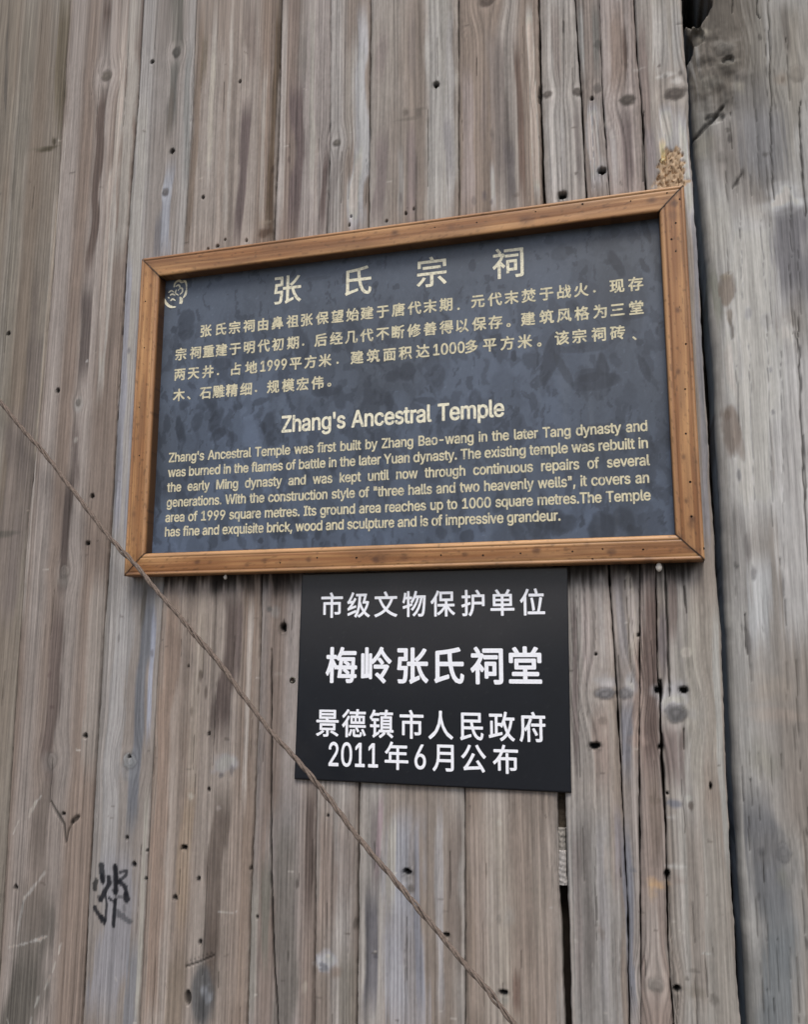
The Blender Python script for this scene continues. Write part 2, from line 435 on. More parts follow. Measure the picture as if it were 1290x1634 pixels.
STREAKS = [
 # left boards
 ([(105, 0), (90, 200)], 24, (112, 102, 84), .6), ([(100, -40), (96, 230)], 16, (100, 90, 74), .5),
 ([(50, 0), (30, 300), (5, 700)], 26, (116, 108, 96), .45), ([(14, 0), (8, 200)], 6, (96, 90, 84), .6),
 ([(60, 520), (40, 800), (10, 1000)], 30, (118, 108, 102), .5), ([(60, 420), (50, 620)], 14, (116, 106, 98), .5),
 ([(108, 180), (88, 380), (72, 560), (52, 800), (36, 1000)], 8, (168, 158, 150), .6),
 ([(90, 300), (82, 420)], 10, (160, 150, 140), .4),
 ([(172, 0), (167, 80)], 16, BR, .75), ([(168, 130), (160, 230), (150, 364), (142, 450)], 16, BR, .8),
 ([(142, 440), (132, 620)], 22, (103, 93, 89), .85), ([(126, 660), (119, 800)], 18, (112, 100, 95), .6), ([(113, 740), (105, 850), (98, 960)], 17, (98, 87, 82), .85),
 ([(98, 950), (84, 1150), (76, 1270)], 28, (112, 99, 93), .8), ([(75, 1230), (60, 1400)], 34, (112, 102, 95), .5), ([(45, 1500), (20, 1720)], 50, (100, 95, 88), .55),
 ([(200, 0), (192, 180), (172, 360), (160, 600)], 12, PALE, .55), ([(180, 250), (165, 420)], 9, (170, 162, 154), .5),
 ([(212, 30), (208, 230)], 10, (158, 150, 142), .5),
 ([(186, 250), (176, 420), (160, 640)], 14, (168, 163, 157), .45),
 # second-third board
 ([(285, -30), (282, 85)], 26, (104, 102, 96), .7), ([(279, 85), (274, 200)], 20, (108, 106, 102), .8), ([(276, 130), (268, 230)], 10, (102, 96, 90), .7),
 ([(272, 250), (262, 420)], 20, BLG, .6), ([(254, 340), (248, 420)], 12, (118, 116, 120), .6), ([(300, 60), (296, 300)], 14, (132, 132, 130), .6),
 ([(206, 400), (196, 620), (184, 860)], 13, (150, 150, 158), .75), ([(196, 640), (180, 820)], 8, (128, 128, 134), .6),
 ([(236, 400), (204, 880)], 26, (140, 140, 148), .6), ([(238, 925), (228, 1080), (214, 1230), (206, 1340)], 21, (116, 118, 124), .75), ([(247, 960), (236, 1180)], 9, (150, 154, 168), .7),
 ([(205, 930), (180, 1200), (165, 1460)], 30, (154, 153, 154), .45), ([(190, 1340), (165, 1634)], 60, (140, 140, 147), .55), ([(217, 1480), (205, 1700)], 22, (120, 122, 128), .6), ([(233, 925), (225, 1000)], 10, (104, 98, 90), .6),
 ([(235, 1250), (226, 1450), (218, 1650)], 8, (158, 154, 146), .6),
 # fourth board
 ([(322, 0), (316, 200), (300, 400)], 12, (128, 112, 98), .6), ([(345, 0), (335, 300)], 12, PALE, .4), ([(372, 20), (360, 380)], 9, (172, 164, 156), .45),
 ([(398, 150), (390, 290), (380, 400)], 17, (112, 99, 96), .75), ([(400, 0), (402, 130)], 24, (124, 110, 102), .5), ([(330, 50), (322, 140)], 12, (118, 106, 90), .5),
 ([(446, 0), (438, 180), (430, 370)], 11, (110, 94, 78), .8), ([(425, 100), (418, 370)], 10, (166, 158, 150), .45), ([(436, 240), (434, 400)], 8, (96, 80, 66), .7),
 ([(280, 925), (262, 1230), (240, 1634)], 26, (136, 116, 102), .55), ([(325, 930), (314, 1100), (300, 1400)], 16, (158, 146, 134), .5), ([(306, 1240), (288, 1500)], 24, (146, 128, 110), .6),
 ([(372, 925), (362, 1080), (352, 1190)], 28, (100, 87, 82), .7), ([(385, 940), (378, 1100)], 10, (108, 96, 92), .7), ([(356, 1250), (350, 1340), (340, 1450), (333, 1560)], 30, (106, 94, 86), .62), ([(344, 1440), (332, 1634)], 22, (104, 92, 84), .75),
 ([(402, 940), (396, 1150), (388, 1300)], 9, (172, 162, 154), .6), ([(384, 1240), (366, 1634)], 20, (150, 136, 126), .5), ([(290, 1500), (272, 1700)], 30, (126, 112, 96), .4), ([(408, 1380), (400, 1650)], 14, (144, 140, 132), .5), ([(425, 1360), (424, 1560)], 14, (112, 108, 100), .7),
 ([(460, 1300), (455, 1700)], 30, (118, 112, 106), .6), ([(496, 1240), (492, 1480)], 14, (102, 90, 84), .75),
 # middle boards
 ([(472, 120), (478, 250), (468, 380)], 26, (116, 102, 100), .75), ([(486, 0), (484, 140)], 20, (134, 126, 120), .6), ([(500, 0), (498, 300)], 12, (162, 158, 148), .4), ([(521, 230), (514, 380)], 10, (112, 98, 94), .8), ([(456, 0), (448, 360)], 12, (166, 158, 152), .5), ([(506, 200), (504, 360)], 7, (170, 158, 150), .5),
 ([(580, 0), (576, 370)], 20, (168, 168, 172), .5), ([(570, 230), (566, 372)], 16, (182, 182, 190), .6), ([(560, 60), (558, 240)], 14, (156, 150, 142), .4), ([(536, 240), (528, 380)], 14, (130, 122, 118), .5),
 ([(656, 0), (660, 150)], 12, (126, 116, 110), .55), ([(655, 180), (654, 250), (658, 370)], 17, (132, 120, 116), .75), ([(610, 200), (603, 364)], 24, (134, 122, 120), .6), ([(610, 50), (606, 130)], 20, (142, 130, 126), .5), ([(690, 0), (696, 360)], 28, (168, 164, 160), .45), ([(718, 0), (720, 350)], 14, (172, 168, 166), .5), ([(637, 230), (640, 360)], 12, (160, 158, 156), .4), ([(712, 170), (716, 300)], 12, (140, 136, 138), .5),
 ([(790, 40), (800, 200), (806, 320)], 30, (126, 116, 110), .65), ([(824, 60), (832, 200), (836, 330)], 10, (108, 90, 80), .7), ([(745, 100), (750, 350)], 20, (150, 138, 134), .5), ([(775, 110), (770, 250)], 10, (130, 118, 112), .4), ([(846, 0), (852, 180), (860, 330)], 11, (174, 170, 164), .7), ([(812, 220), (818, 330)], 16, (122, 114, 114), .5), ([(786, 260), (790, 340)], 8, (166, 164, 164), .5),
 # lower middle
 ([(524, 1270), (518, 1500)], 26, (150, 134, 124), .55), ([(555, 1270), (545, 1460)], 24, (140, 126, 118), .4), ([(598, 1270), (600, 1430)], 18, (118, 110, 110), .55), ([(640, 1280), (648, 1500)], 30, (146, 148, 156), .5), ([(608, 1260), (602, 1400)], 9, (156, 138, 142), .6), ([(627, 1290), (625, 1460)], 12, (166, 160, 148), .5),
 ([(598, 1400), (594, 1560), (585, 1634)], 22, (110, 108, 114), .65), ([(665, 1300), (672, 1634)], 12, (130, 132, 142), .55), ([(700, 1270), (706, 1634)], 12, (160, 158, 160), .5), ([(725, 1270), (728, 1560)], 18, (122, 110, 102), .55), ([(628, 1460), (632, 1634)], 34, (154, 154, 160), .5), ([(556, 1500), (552, 1700)], 26, (122, 116, 106), .5),
 ([(760, 1270), (768, 1634)], 20, (152, 138, 128), .5), ([(795, 1270), (808, 1634)], 14, (160, 150, 138), .4), ([(830, 1270), (840, 1634)], 26, (140, 126, 116), .5), ([(826, 1550), (828, 1620)], 10, (112, 92, 82), .6), ([(876, 1280), (888, 1500)], 12, (166, 154, 144), .5), ([(850, 1500), (880, 1700)], 20, (150, 136, 126), .4),
 # right boards, top
 ([(885, 0), (890, 150)], 14, (142, 128, 120), .4), ([(900, 0), (908, 150)], 20, (146, 138, 130), .3), ([(880, 165), (888, 300)], 20, (172, 166, 160), .5), ([(925, 0), (932, 130)], 8, (156, 156, 154), .5), ([(950, 0), (954, 130)], 10, (110, 108, 104), .65), ([(944, 160), (952, 300)], 18, (176, 176, 182), .6), ([(918, 160), (926, 310)], 8, (120, 110, 108), .4),
 ([(985, 0), (990, 160)], 26, (134, 116, 104), .55), ([(996, 30), (1000, 120)], 6, (96, 78, 70), .5), ([(995, 170), (1005, 310)], 22, (122, 108, 106), .6), ([(975, 200), (985, 300)], 10, (160, 154, 152), .5), ([(1022, 20), (1032, 190), (1040, 290)], 14, (132, 118, 112), .6), ([(1050, 0), (1060, 130)], 22, (166, 162, 158), .5), ([(1075, 0), (1085, 120)], 14, (146, 144, 142), .5),
 ([(1062, 170), (1066, 230)], 18, (180, 178, 180), .6), ([(1088, 170), (1098, 290), (1106, 380)], 10, (178, 178, 184), .6), ([(1040, 200), (1044, 290)], 16, (136, 128, 128), .6),
 ([(1108, 330), (1118, 620), (1132, 890)], 9, (132, 132, 138), .6),
 # right boards, lower
 ([(930, 925), (935, 1100)], 16, (174, 162, 158), .5), ([(914, 930), (922, 1250)], 8, (122, 108, 106), .5), ([(955, 930), (962, 1060)], 10, (172, 166, 162), .5), ([(960, 1120), (965, 1260)], 20, (156, 138, 128), .5), ([(1006, 915), (1010, 1060)], 11, (180, 170, 158), .65), ([(985, 920), (998, 1070)], 12, (150, 146, 148), .5), ([(1004, 1110), (1002, 1250)], 16, (126, 126, 134), .6), ([(998, 1300), (1012, 1634)], 12, (126, 128, 138), .6),
 ([(1020, 1000), (1022, 1240)], 14, (154, 136, 126), .6), ([(1036, 905), (1036, 1060), (1040, 1250)], 20, (108, 93, 87), .8), ([(1042, 1220), (1046, 1400)], 18, (118, 104, 94), .5), ([(1056, 960), (1062, 1080)], 12, (114, 106, 110), .5), ([(1070, 905), (1074, 1020)], 15, (120, 106, 100), .6), ([(1078, 1150), (1080, 1250)], 24, (124, 110, 106), .6),
 ([(1100, 940), (1110, 1100), (1118, 1300)], 16, (160, 154, 144), .5), ([(1140, 960), (1152, 1200), (1160, 1400)], 9, (160, 160, 156), .5), ([(1105, 1280), (1115, 1634)], 20, (152, 140, 130), .4), ([(1040, 1420), (1048, 1600)], 24, (156, 148, 142), .4), ([(935, 1280), (942, 1634)], 16, (128, 122, 118), .6), ([(960, 1290), (968, 1634)], 14, (154, 150, 150), .5), ([(920, 1300), (926, 1600)], 10, (146, 136, 132), .5), ([(985, 1280), (990, 1420)], 12, (128, 124, 130), .5),
]
STREAKS = [
 ([(215, -40), (208, 150), (190, 420)], 26, (160, 155, 148), .5), ([(228, 150), (214, 420), (200, 640)], 26, (160, 156, 150), .5), ([(20, -40), (-20, 500)], 60, (128, 120, 108), .4),
 ([(345, 60), (335, 380)], 40, (160, 150, 142), .4), ([(575, 40), (572, 370)], 30, (172, 170, 168), .45), ([(700, -40), (704, 360)], 50, (166, 162, 155), .45), ([(620, -40), (624, 180)], 36, (158, 150, 142), .4),
 ([(880, 165), (890, 330)], 30, (172, 168, 166), .5), ([(948, 165), (955, 310)], 24, (174, 172, 174), .5), ([(1068, 170), (1080, 300)], 34, (176, 174, 174), .5), ([(1060, -40), (1066, 120)], 40, (158, 154, 146), .4),
 ([(650, 1280), (650, 1700)], 60, (152, 152, 158), .4), ([(455, 1260), (440, 1460)], 40, (136, 132, 130), .4), ([(800, 1270), (815, 1700)], 90, (150, 138, 126), .35),
 ([(950, 920), (956, 1080)], 50, (166, 156, 150), .5), ([(1120, 930), (1140, 1250)], 60, (156, 151, 142), .4), ([(945, 1270), (960, 1700)], 70, (142, 140, 138), .5), ([(1110, 1280), (1130, 1700)], 70, (146, 142, 135), .5),
 ([(30, 640), (5, 1000)], 40, (122, 112, 106), .5), ([(60, 1400), (30, 1720)], 70, (108, 102, 95), .5), ([(330, 930), (315, 1180)], 40, (152, 140, 130), .4), ([(160, 900), (140, 1250)], 34, (146, 140, 134), .4),
] + STREAKS
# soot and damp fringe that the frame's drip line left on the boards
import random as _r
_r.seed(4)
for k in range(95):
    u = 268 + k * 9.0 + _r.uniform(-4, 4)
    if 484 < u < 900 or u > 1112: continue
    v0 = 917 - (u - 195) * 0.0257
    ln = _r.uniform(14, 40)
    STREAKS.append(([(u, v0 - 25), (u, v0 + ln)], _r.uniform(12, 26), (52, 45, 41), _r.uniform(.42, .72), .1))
BLOBS = [
 (76, 238, 24, 6, (84, 76, 60), .95, .4, .6), (86, 226, 6, 9, (80, 72, 58), .9, .4, .6), (60, 238, 20, 4, (110, 102, 88), .6, .4, .6),
 (10, 852, 26, 7, (92, 88, 80), .7, .4, .7), (116, 277, 7, 2.5, (110, 100, 94), .8, .4, .5),
 (655, 190, 20, 4, (112, 104, 96), .7, .5, .7), (672, 174, 14, 3, (116, 108, 100), .6, .5, .7), (648, 180, 6, 8, (100, 92, 84), .65, .4, .6), (668, 180, 7, 8, (108, 100, 92), .6, .4, .6),
 (786, 215, 4, 10, (108, 98, 92), .7, .3, .6), (774, 314, 5, 10, (112, 102, 100), .8, .4, .6), (757, 322, 4, 10, (112, 102, 98), .7, .5, .6), (826, 313, 8, 4, (124, 112, 104), .6, .4, .6), (785, 324, 3, 5, (108, 98, 96), .7, .4, .6),
 (425, 372, 15, 10, (92, 74, 62), .8, .5, .6), (423, 356, 12, 4, (146, 132, 116), .6, .5, .6), (462, 255, 3, 8, (104, 90, 84), .7, .3, .5), (436, 272, 3, 9, (70, 56, 46), .8, .3, .5),
 (640, 317, 3, 10, (116, 106, 102), .6, .4, .6), (664, 352, 14, 4, (124, 112, 108), .6, .5, .6),
 (84, 1128, 5, 3, (96, 80, 76), .6, .5, .6), (80, 1076, 5, 7, (102, 86, 82), .6, .5, .6), (104, 925, 14, 12, (134, 128, 122), .5, .5, .8), (80, 1215, 16, 18, (132, 126, 122), .4, .6, .8),
 (207, 1230, 17, 20, (122, 124, 128), .5, .5, .7), (362, 1218, 22, 18, (156, 154, 156), .75, .7, .6), (355, 1236, 5, 5, (110, 104, 104), .8, .4, .5), (372, 1228, 4, 9, (106, 100, 100), .7, .4, .5),
 (306, 1270, 6, 6, (168, 160, 148), .7, .4, .7), (350, 1288, 5, 4, (160, 150, 144), .6, .5, .7), (243, 1042, 3, 7, (98, 94, 96), .5, .3, .6), (190, 1018, 2.5, 8, (112, 108, 108), .6, .3, .6),
 (322, 1080, 4, 12, (96, 84, 74), .7, .5, .6), (330, 1104, 3, 11, (92, 80, 72), .7, .5, .6), (307, 1135, 3, 8, (100, 88, 78), .6, .4, .6), (318, 1100, 2.5, 8, (110, 98, 88), .5, .4, .6),
 (324, 1590, 21, 52, (94, 94, 95), .85, .2, .35), (330, 1586, 10, 12, (152, 154, 160), .5, .7, .7), (326, 1600, 8, 22, (72, 72, 74), .5, .6, .7), (345, 1560, 10, 22, (108, 100, 94), .4, .5, .8),
 (520, 1534, 17, 14, (168, 168, 174), .85, .4, .5), (516, 1543, 8, 7, (116, 116, 120), .85, .3, .5), (512, 1543, 3, 2, (160, 160, 165), .6, .3, .5), (536, 1552, 12, 8, (130, 110, 96), .5, .5, .7),
 (524, 1525, 4, 3, (190, 188, 190), .5, .4, .6), (487, 1574, 6, 8, (158, 150, 138), .5, .5, .7), (600, 1526, 4, 3, (84, 82, 88), .6, .4, .5),
 (567, 1472, 3, 10, (84, 76, 70), .6, .4, .5), (474, 1410, 2, 9, (84, 76, 72), .7, .3, .5), (797, 1467, 4, 8, (110, 104, 98), .5, .5, .6), (813, 1463, 10, 14, (152, 148, 142), .4, .5, .8),
 (797, 1312, 5, 5, (160, 154, 144), .6, .4, .6), (650, 1402, 9, 12, (140, 136, 132), .55, .4, .7, .002), (657, 1418, 6, 8, (96, 90, 84), .7, .5, .6), (805, 1592, 8, 8, (140, 138, 130), .5, .4, .7),
 (1008, 1092, 9, 16, (166, 166, 170), .6, .5, .7), (968, 1088, 18, 11, (168, 166, 168), .6, .5, .7), (1075, 1112, 26, 24, (168, 166, 168), .75, .45, .6), (1095, 1041, 8, 8, (184, 178, 166), .8, .2, .4), (1104, 1138, 9, 10, (146, 144, 142), .5, .5, .7),
 (962, 1150, 6, 8, (110, 100, 92), .5, .5, .6), (964, 1168, 4, 12, (168, 156, 146), .5, .5, .6), (1003, 930, 5, 14, (186, 176, 164), .5, .4, .6),
 (1076, 1282, 12, 6, (112, 114, 124), .8, .4, .5), (1098, 1274, 6, 6, (178, 176, 172), .7, .6, .6), (1072, 1303, 9, 3, (168, 164, 160), .6, .6, .5), (1046, 1276, 8, 6, (110, 98, 88), .6, .6, .6), (1103, 1284, 4, 6, (96, 84, 76), .7, .5, .5), (1078, 1381, 14, 3, (176, 174, 170), .6, .4, .5), (1077, 1402, 14, 7, (142, 130, 122), .6, .5, .7), (1010, 1388, 5, 4, (118, 118, 124), .6, .5, .6),
 (1050, 1410, 15, 8, (178, 146, 106), .5, .9, .7), (1040, 1421, 6, 12, (168, 144, 114), .4, .8, .7),
 (960, 1487, 6, 10, (124, 112, 104), .5, .6, .7), (1036, 1568, 10, 12, (118, 112, 106), .4, .7, .7), (1112, 1580, 16, 10, (128, 120, 108), .5, .5, .7), (1140, 1592, 6, 8, (108, 102, 96), .6, .6, .6), (1108, 1548, 8, 3, (104, 98, 92), .5, .6, .6), (1128, 1520, 6, 3, (170, 168, 164), .6, .5, .6),
 (1064, 122, 16, 5, (178, 174, 170), .7, .6, .6), (1078, 132, 10, 6, (180, 176, 172), .6, .6, .6), (1020, 112, 12, 2.5, (164, 158, 152), .6, .3, .5), (1052, 108, 3, 3, (96, 88, 84), .7, .3, .5), (1086, 119, 3, 5, (96, 90, 86), .7, .3, .5), (1062, 124, 4, 4, (110, 104, 98), .6, .4, .5),
 (862, 154, 4, 3, (50, 44, 40), .8, .3, .4), (920, 278, 3, 3, (104, 98, 94), .8, .3, .5), (955, 72, 7, 9, (78, 76, 72), .55, .4, .6),
 (126, 646, 9, 14, (152, 148, 144), .6, .4, .6), (122, 702, 5, 6, (166, 160, 152), .6, .4, .7), (140, 577, 3, 3, (170, 166, 164), .7, .3, .6), (206, 560, 4, 7, (108, 108, 118), .6, .3, .7), (70, 1395, 10, 14, (124, 112, 104), .4, .5, .8), (55, 1440, 40, 60, (116, 104, 96), .3, .5, .9),
 (1097, 1560, 3, 3, (80, 72, 66), .5, .3, .5), (440, 975, 9, 10, (136, 134, 132), .5, .5, .7), (430, 972, 6, 6, (92, 92, 92), .7, .4, .6), (445, 1075, 9, 4, (150, 142, 134), .4, .4, .7),
 (0, 310, 6, 3, (88, 82, 76), .5, .4, .6), (30, 200, 40, 60, (122, 116, 106), .35, .4, .9), (1020, 1180, 16, 9, (160, 140, 130), .4, .4, .8),
]
KNOTS = [
 (171, 122, 10, 11, (104, 96, 86), .8), (282, 84, 8, 11, (82, 80, 76), .8), (264, 307, 6, 8, (100, 96, 96), .8),
 (538, 229, 7, 6, (104, 98, 90), .85), (777, 4, 12, 10, (96, 84, 76), .85), (874, 152, 7, 6, (100, 92, 86), .8), (922, 148, 7, 7, (100, 92, 86), .85), (954, 142, 6, 8, (104, 98, 94), .7),
 (1002, 161, 12, 9, (96, 88, 82), .95), (1078, 151, 16, 10, (102, 94, 88), .95), (126, 643, 5, 7, (104, 98, 92), .7),
 (207, 1214, 12, 13, (138, 140, 142), .7), (966, 1106, 14, 8, (118, 116, 118), .9), (999, 1106, 9, 8, (120, 118, 120), .8), (1079, 1138, 13, 12, (112, 110, 110), .95),
 (84, 1214, 9, 12, (134, 126, 120), .5), (104, 912, 9, 11, (132, 126, 120), .4), (1048, 1570, 10, 9, (120, 116, 110), .4),
]
CRACKS = [
 ([(433, 1035), (433, 1150), (433, 1300), (434, 1400), (437, 1520), (444, 1634), (447, 1700)], 2.2),
 ([(1060, 900), (1063, 960), (1066, 1030), (1068, 1110)], 2.4), ([(1091, 935), (1093, 960), (1096, 980)], 1.4, .003, .7), ([(1091, 1160), (1092, 1195)], 1.8, .003, .7),
 ([(999, 925), (1003, 1010), (1008, 1090)], 1.2, .003, .55), ([(1056, 1170), (1058, 1230), (1061, 1290)], 3.0, .006, .8), ([(1053, 1085), (1054, 1120)], 3.0, .008, .9),
 ([(1081, 1580), (1081, 1634)], 1.4, .003, .6), ([(1069, 1560), (1075, 1640)], 1.4, .003, .6), ([(1020, 1270), (1022, 1400), (1024, 1500)], 1.2, .002, .4),
 ([(950, 300), (948, 240), (944, 170)], 1.0, .002, .4), ([(899, 35), (900, 55)], 1.3, .002, .5), ([(1028, 180), (1026, 290)], 1.5, .003, .7),
 ([(297, 1541), (318, 1534), (343, 1523)], 2.6, .002, .6, .0003), ([(300, 1533), (340, 1519)], 1.2, .001, .35, .0003),
 ([(301, 1582), (301, 1600)], 5.5, .006, .8), ([(82, 1278), (89, 1292), (103, 1315), (106, 1345)], 3.0, .002, .55, .0004), ([(106, 1345), (110, 1325), (116, 1312)], 2.4, .002, .45, .0004), ([(114, 1313), (126, 1302)], 4.6, .003, .7, .0004),
 ([(862, 140), (862, 165)], 4.0, .005, .7), ([(1092, 38), (1078, 42)], 1.0, .001, .3), ([(520, 1270), (519, 1500)], .9, .001, .3), ([(558, 1280), (556, 1520)], .9, .001, .3),
 ([(200, 420), (187, 640), (182, 750)], 1.3, .002, .4), ([(934, 935), (937, 1150)], .9, .001, .35), ([(921, 950), (926, 1240)], 1.0, .001, .45), ([(950, 1290), (953, 1500)], .9, .001, .3),
 ([(972, 900), (974, 935)], 2.6, .006, .8),
]
HOLES = [
 (243, 99, 3.4), (275, 242, 4.2), (384, 132, 2.4), (325, 316, 2.4), (696, 136, 5.0), (898, 313, 6.2), (961, 274, 5.4), (945, 159, 2.6), (14, 533, 3.6), (93, 624, 3.6), (148, 792, 3.6),
 (141, 867, 4.0, 3.4), (137, 1174, 4.0, 3.0), (207, 1207, 3.2, 2.2), (453, 1002, 5.4, 7.4), (302, 1063, 1.8), (335, 1171, 2.4), (950, 1190, 7.2, 4.6), (1092, 1101, 5.6, 4.4), (1051, 1102, 4.4, 5.0), (203, 1336, 2.6), (214, 1379, 3.8, 3.2), (233, 1402, 2.4), (235, 1357, 2.0),
 (295, 1352, 5.0, 3.4), (281, 1431, 3.6, 3.2), (318, 1402, 2.8), (321, 1502, 2.6, 3.8), (335, 1259, 2.0, 2.8), (26, 1416, 3.4), (102, 1298, 3.0, 2.4), (650, 1391, 6.0, 3.6), (713, 1492, 4.6, 2.2), (804, 1583, 5.4, 3.4), (524, 1301, 1.8), (411, 1463, 1.8), (1081, 1576, 4.4, 3.4), (1065, 1395, 3.4, 5.0),
 (348, 394, 2.6), (333, 399, 2.2), (360, 384, 1.8), (617, 353, 2.0), (648, 341, 2.0), (661, 334, 1.6), (394, 385, 2.0), (558, 360, 1.8), (561, 346, 1.6), (1019, 1013, 1.8), (951, 1044, 1.8), (1066, 1265, 1.6), (1134, 1254, 1.4, 4), (1055, 1191, 3.5, 3.0), (401, 1385, 1.8, 2.6), (1248, 0, 0.1),
]
STROKES = []
def _gr(pts, w, st=.93, rgb=(34, 36, 44)):
    STROKES.append(([(120 + a / 9.21, 1350 + b / 9.21) for a, b in pts], w / 8.8, rgb, st, .35, .18))
_gr([(385, 290), (395, 370), (412, 500)], 95, .92, (50, 52, 58)); _gr([(392, 440), (414, 508)], 62); _gr([(312, 505), (288, 560), (285, 625)], 72, .88, (58, 58, 58)); _gr([(495, 465), (508, 540), (440, 650), (378, 790)], 72)
_gr([(588, 300), (598, 400), (592, 680)], 72); _gr([(588, 270), (590, 330)], 40); _gr([(598, 400), (592, 650)], 84, .8); _gr([(665, 380), (700, 372), (755, 358), (748, 430), (700, 470), (655, 505)], 46, .8); _gr([(645, 520), (700, 548), (735, 600), (745, 700)], 66)
_gr([(748, 735), (756, 770)], 105); _gr([(640, 745), (700, 745)], 40, .5); _gr([(500, 762), (550, 800), (585, 820)], 42, .85); _gr([(595, 790), (575, 950), (566, 1160)], 56); _gr([(345, 745), (375, 780)], 50, .5)
_gr([(448, 700), (466, 850), (452, 1060), (432, 1145)], 38, .85); _gr([(290, 900), (325, 975), (390, 1050), (432, 1090)], 62, .9); _gr([(385, 1050), (395, 1085)], 80, .8); _gr([(590, 950), (650, 990), (735, 1060), (810, 1105)], 78, .55, (50, 54, 62)); _gr([(715, 880), (725, 940)], 40, .3)
WS = (186, 184, 180)
for p_, w_, s_ in (([(66, 1270), (55, 1285), (47, 1302)], 5, .55), ([(72, 1392), (52, 1418), (40, 1432)], 5, .45), ([(40, 1430), (32, 1465), (28, 1492)], 5, .45), ([(75, 1493), (66, 1497), (40, 1505), (15, 1511)], 3.5, .55), ([(70, 1495), (64, 1499)], 6, .8), ([(98, 1505), (95, 1520)], 4.5, .7), ([(89, 1535), (85, 1550)], 4, .55), ([(80, 1556), (72, 1578)], 4.5, .6), ([(62, 1590), (56, 1606)], 4.5, .6), ([(52, 1622), (46, 1650)], 5, .4), ([(350, 1453), (368, 1456), (378, 1454)], 2.5, .5), ([(30, 1310), (22, 1330)], 3, .5), ([(68, 910), (78, 909)], 2, .5)):
    STROKES.append((p_, w_ * .85, WS, s_ * .8, .7, .9))

for k in range(150):          # hairline checks along the grain
    u = _r.uniform(5, 1160); v = _r.uniform(0, 1634); L_ = _r.uniform(14, 90) * (1 if _r.random() < .8 else 2); t_ = (u - 662) / 7376.0
    CRACKS.append(([(u, v), (u + t_ * L_ + _r.uniform(-.6, .6), v + L_)], _r.uniform(.8, 1.3), .0012, _r.uniform(.25, .6), .0004))
for k in range(170):          # nicks, dents and specks
    u = _r.uniform(5, 1170); v = _r.uniform(0, 1634); a_ = _r.choice((0, 0, 1.3, .4)); L_ = _r.uniform(2, 9)
    STROKES.append(([(u, v), (u + L_ * math.cos(a_), v + L_ * math.sin(a_) + _r.uniform(-1, 1))], _r.uniform(1.4, 2.8), _r.choice(((182, 176, 168), (84, 74, 68), (84, 74, 68))), _r.uniform(.25, .6), .6, .5))

def splinter_patch(w):
    """torn fresh wood above the frame's right corner"""
    kx, kz = at2(1068, 272)
    m = (np.abs(w.x - kx) < 0.05) & (np.abs(w.z - kz) < 0.07)
    x, z = w.x[m], w.z[m]
    x0, zt = at2(1072, 238); _, zb = at2(1070, 302)
    t = np.clip((zt - z) / (zt - zb), 0, 1.3)
    half = (13 + 15 * t) * PX * (t < 1.02)+1e-6
    cx = x0 - 0.003 * t
    d = np.abs(x - cx) / half + 0.45 * fbm(x * 160, z * 160, 131, 3)
    a = (1 - sstep(0.8, 1.05, d)) * sstep(zt + 0.002, zt - 0.003, z + 0.006 * vn(x * 220, z * 0, 133))
    # the pale tongue running up on the left
    tx, tz = at2(1057, 225); a2 = (1 - sstep(0.6, 1.1, np.abs(x - tx) / (4.5 * PX) + 0.3 * vn(z * 90, x * 200, 137))) * sstep(at2(1057, 262)[1] - .004, at2(1057, 258)[1], z) * (1 - sstep(at2(1057, 236)[1], at2(1057, 218)[1], z)) 
    n = fbm(x * 380, z * 300, 141, 3); n2 = fbm(x * 130, z * 100, 143, 3)
    c = lin((176, 154, 128)) * (1 - 0.5 * sstep(0, .6, n2)[:, None]) + lin((140, 118, 94)) * 0.5 * sstep(0, .6, n2)[:, None]
    flk = sstep(0.16, 0.34, n)
    c = c * (1 - 0.78 * flk[:, None]) + lin((112, 84, 58)) * 0.78 * flk[:, None]
    w.col[m] = w.col[m] * (1 - a[:, None]) + c * a[:, None]
    w.col[m] = w.col[m] * (1 - 0.7 * a2[:, None]) + lin((196, 172, 128)) * 0.7 * a2[:, None]
    w.h[m] += a * (0.0015 + 0.0030 * n)
    w.grain[m] = w.grain[m] * (1 - a) + a

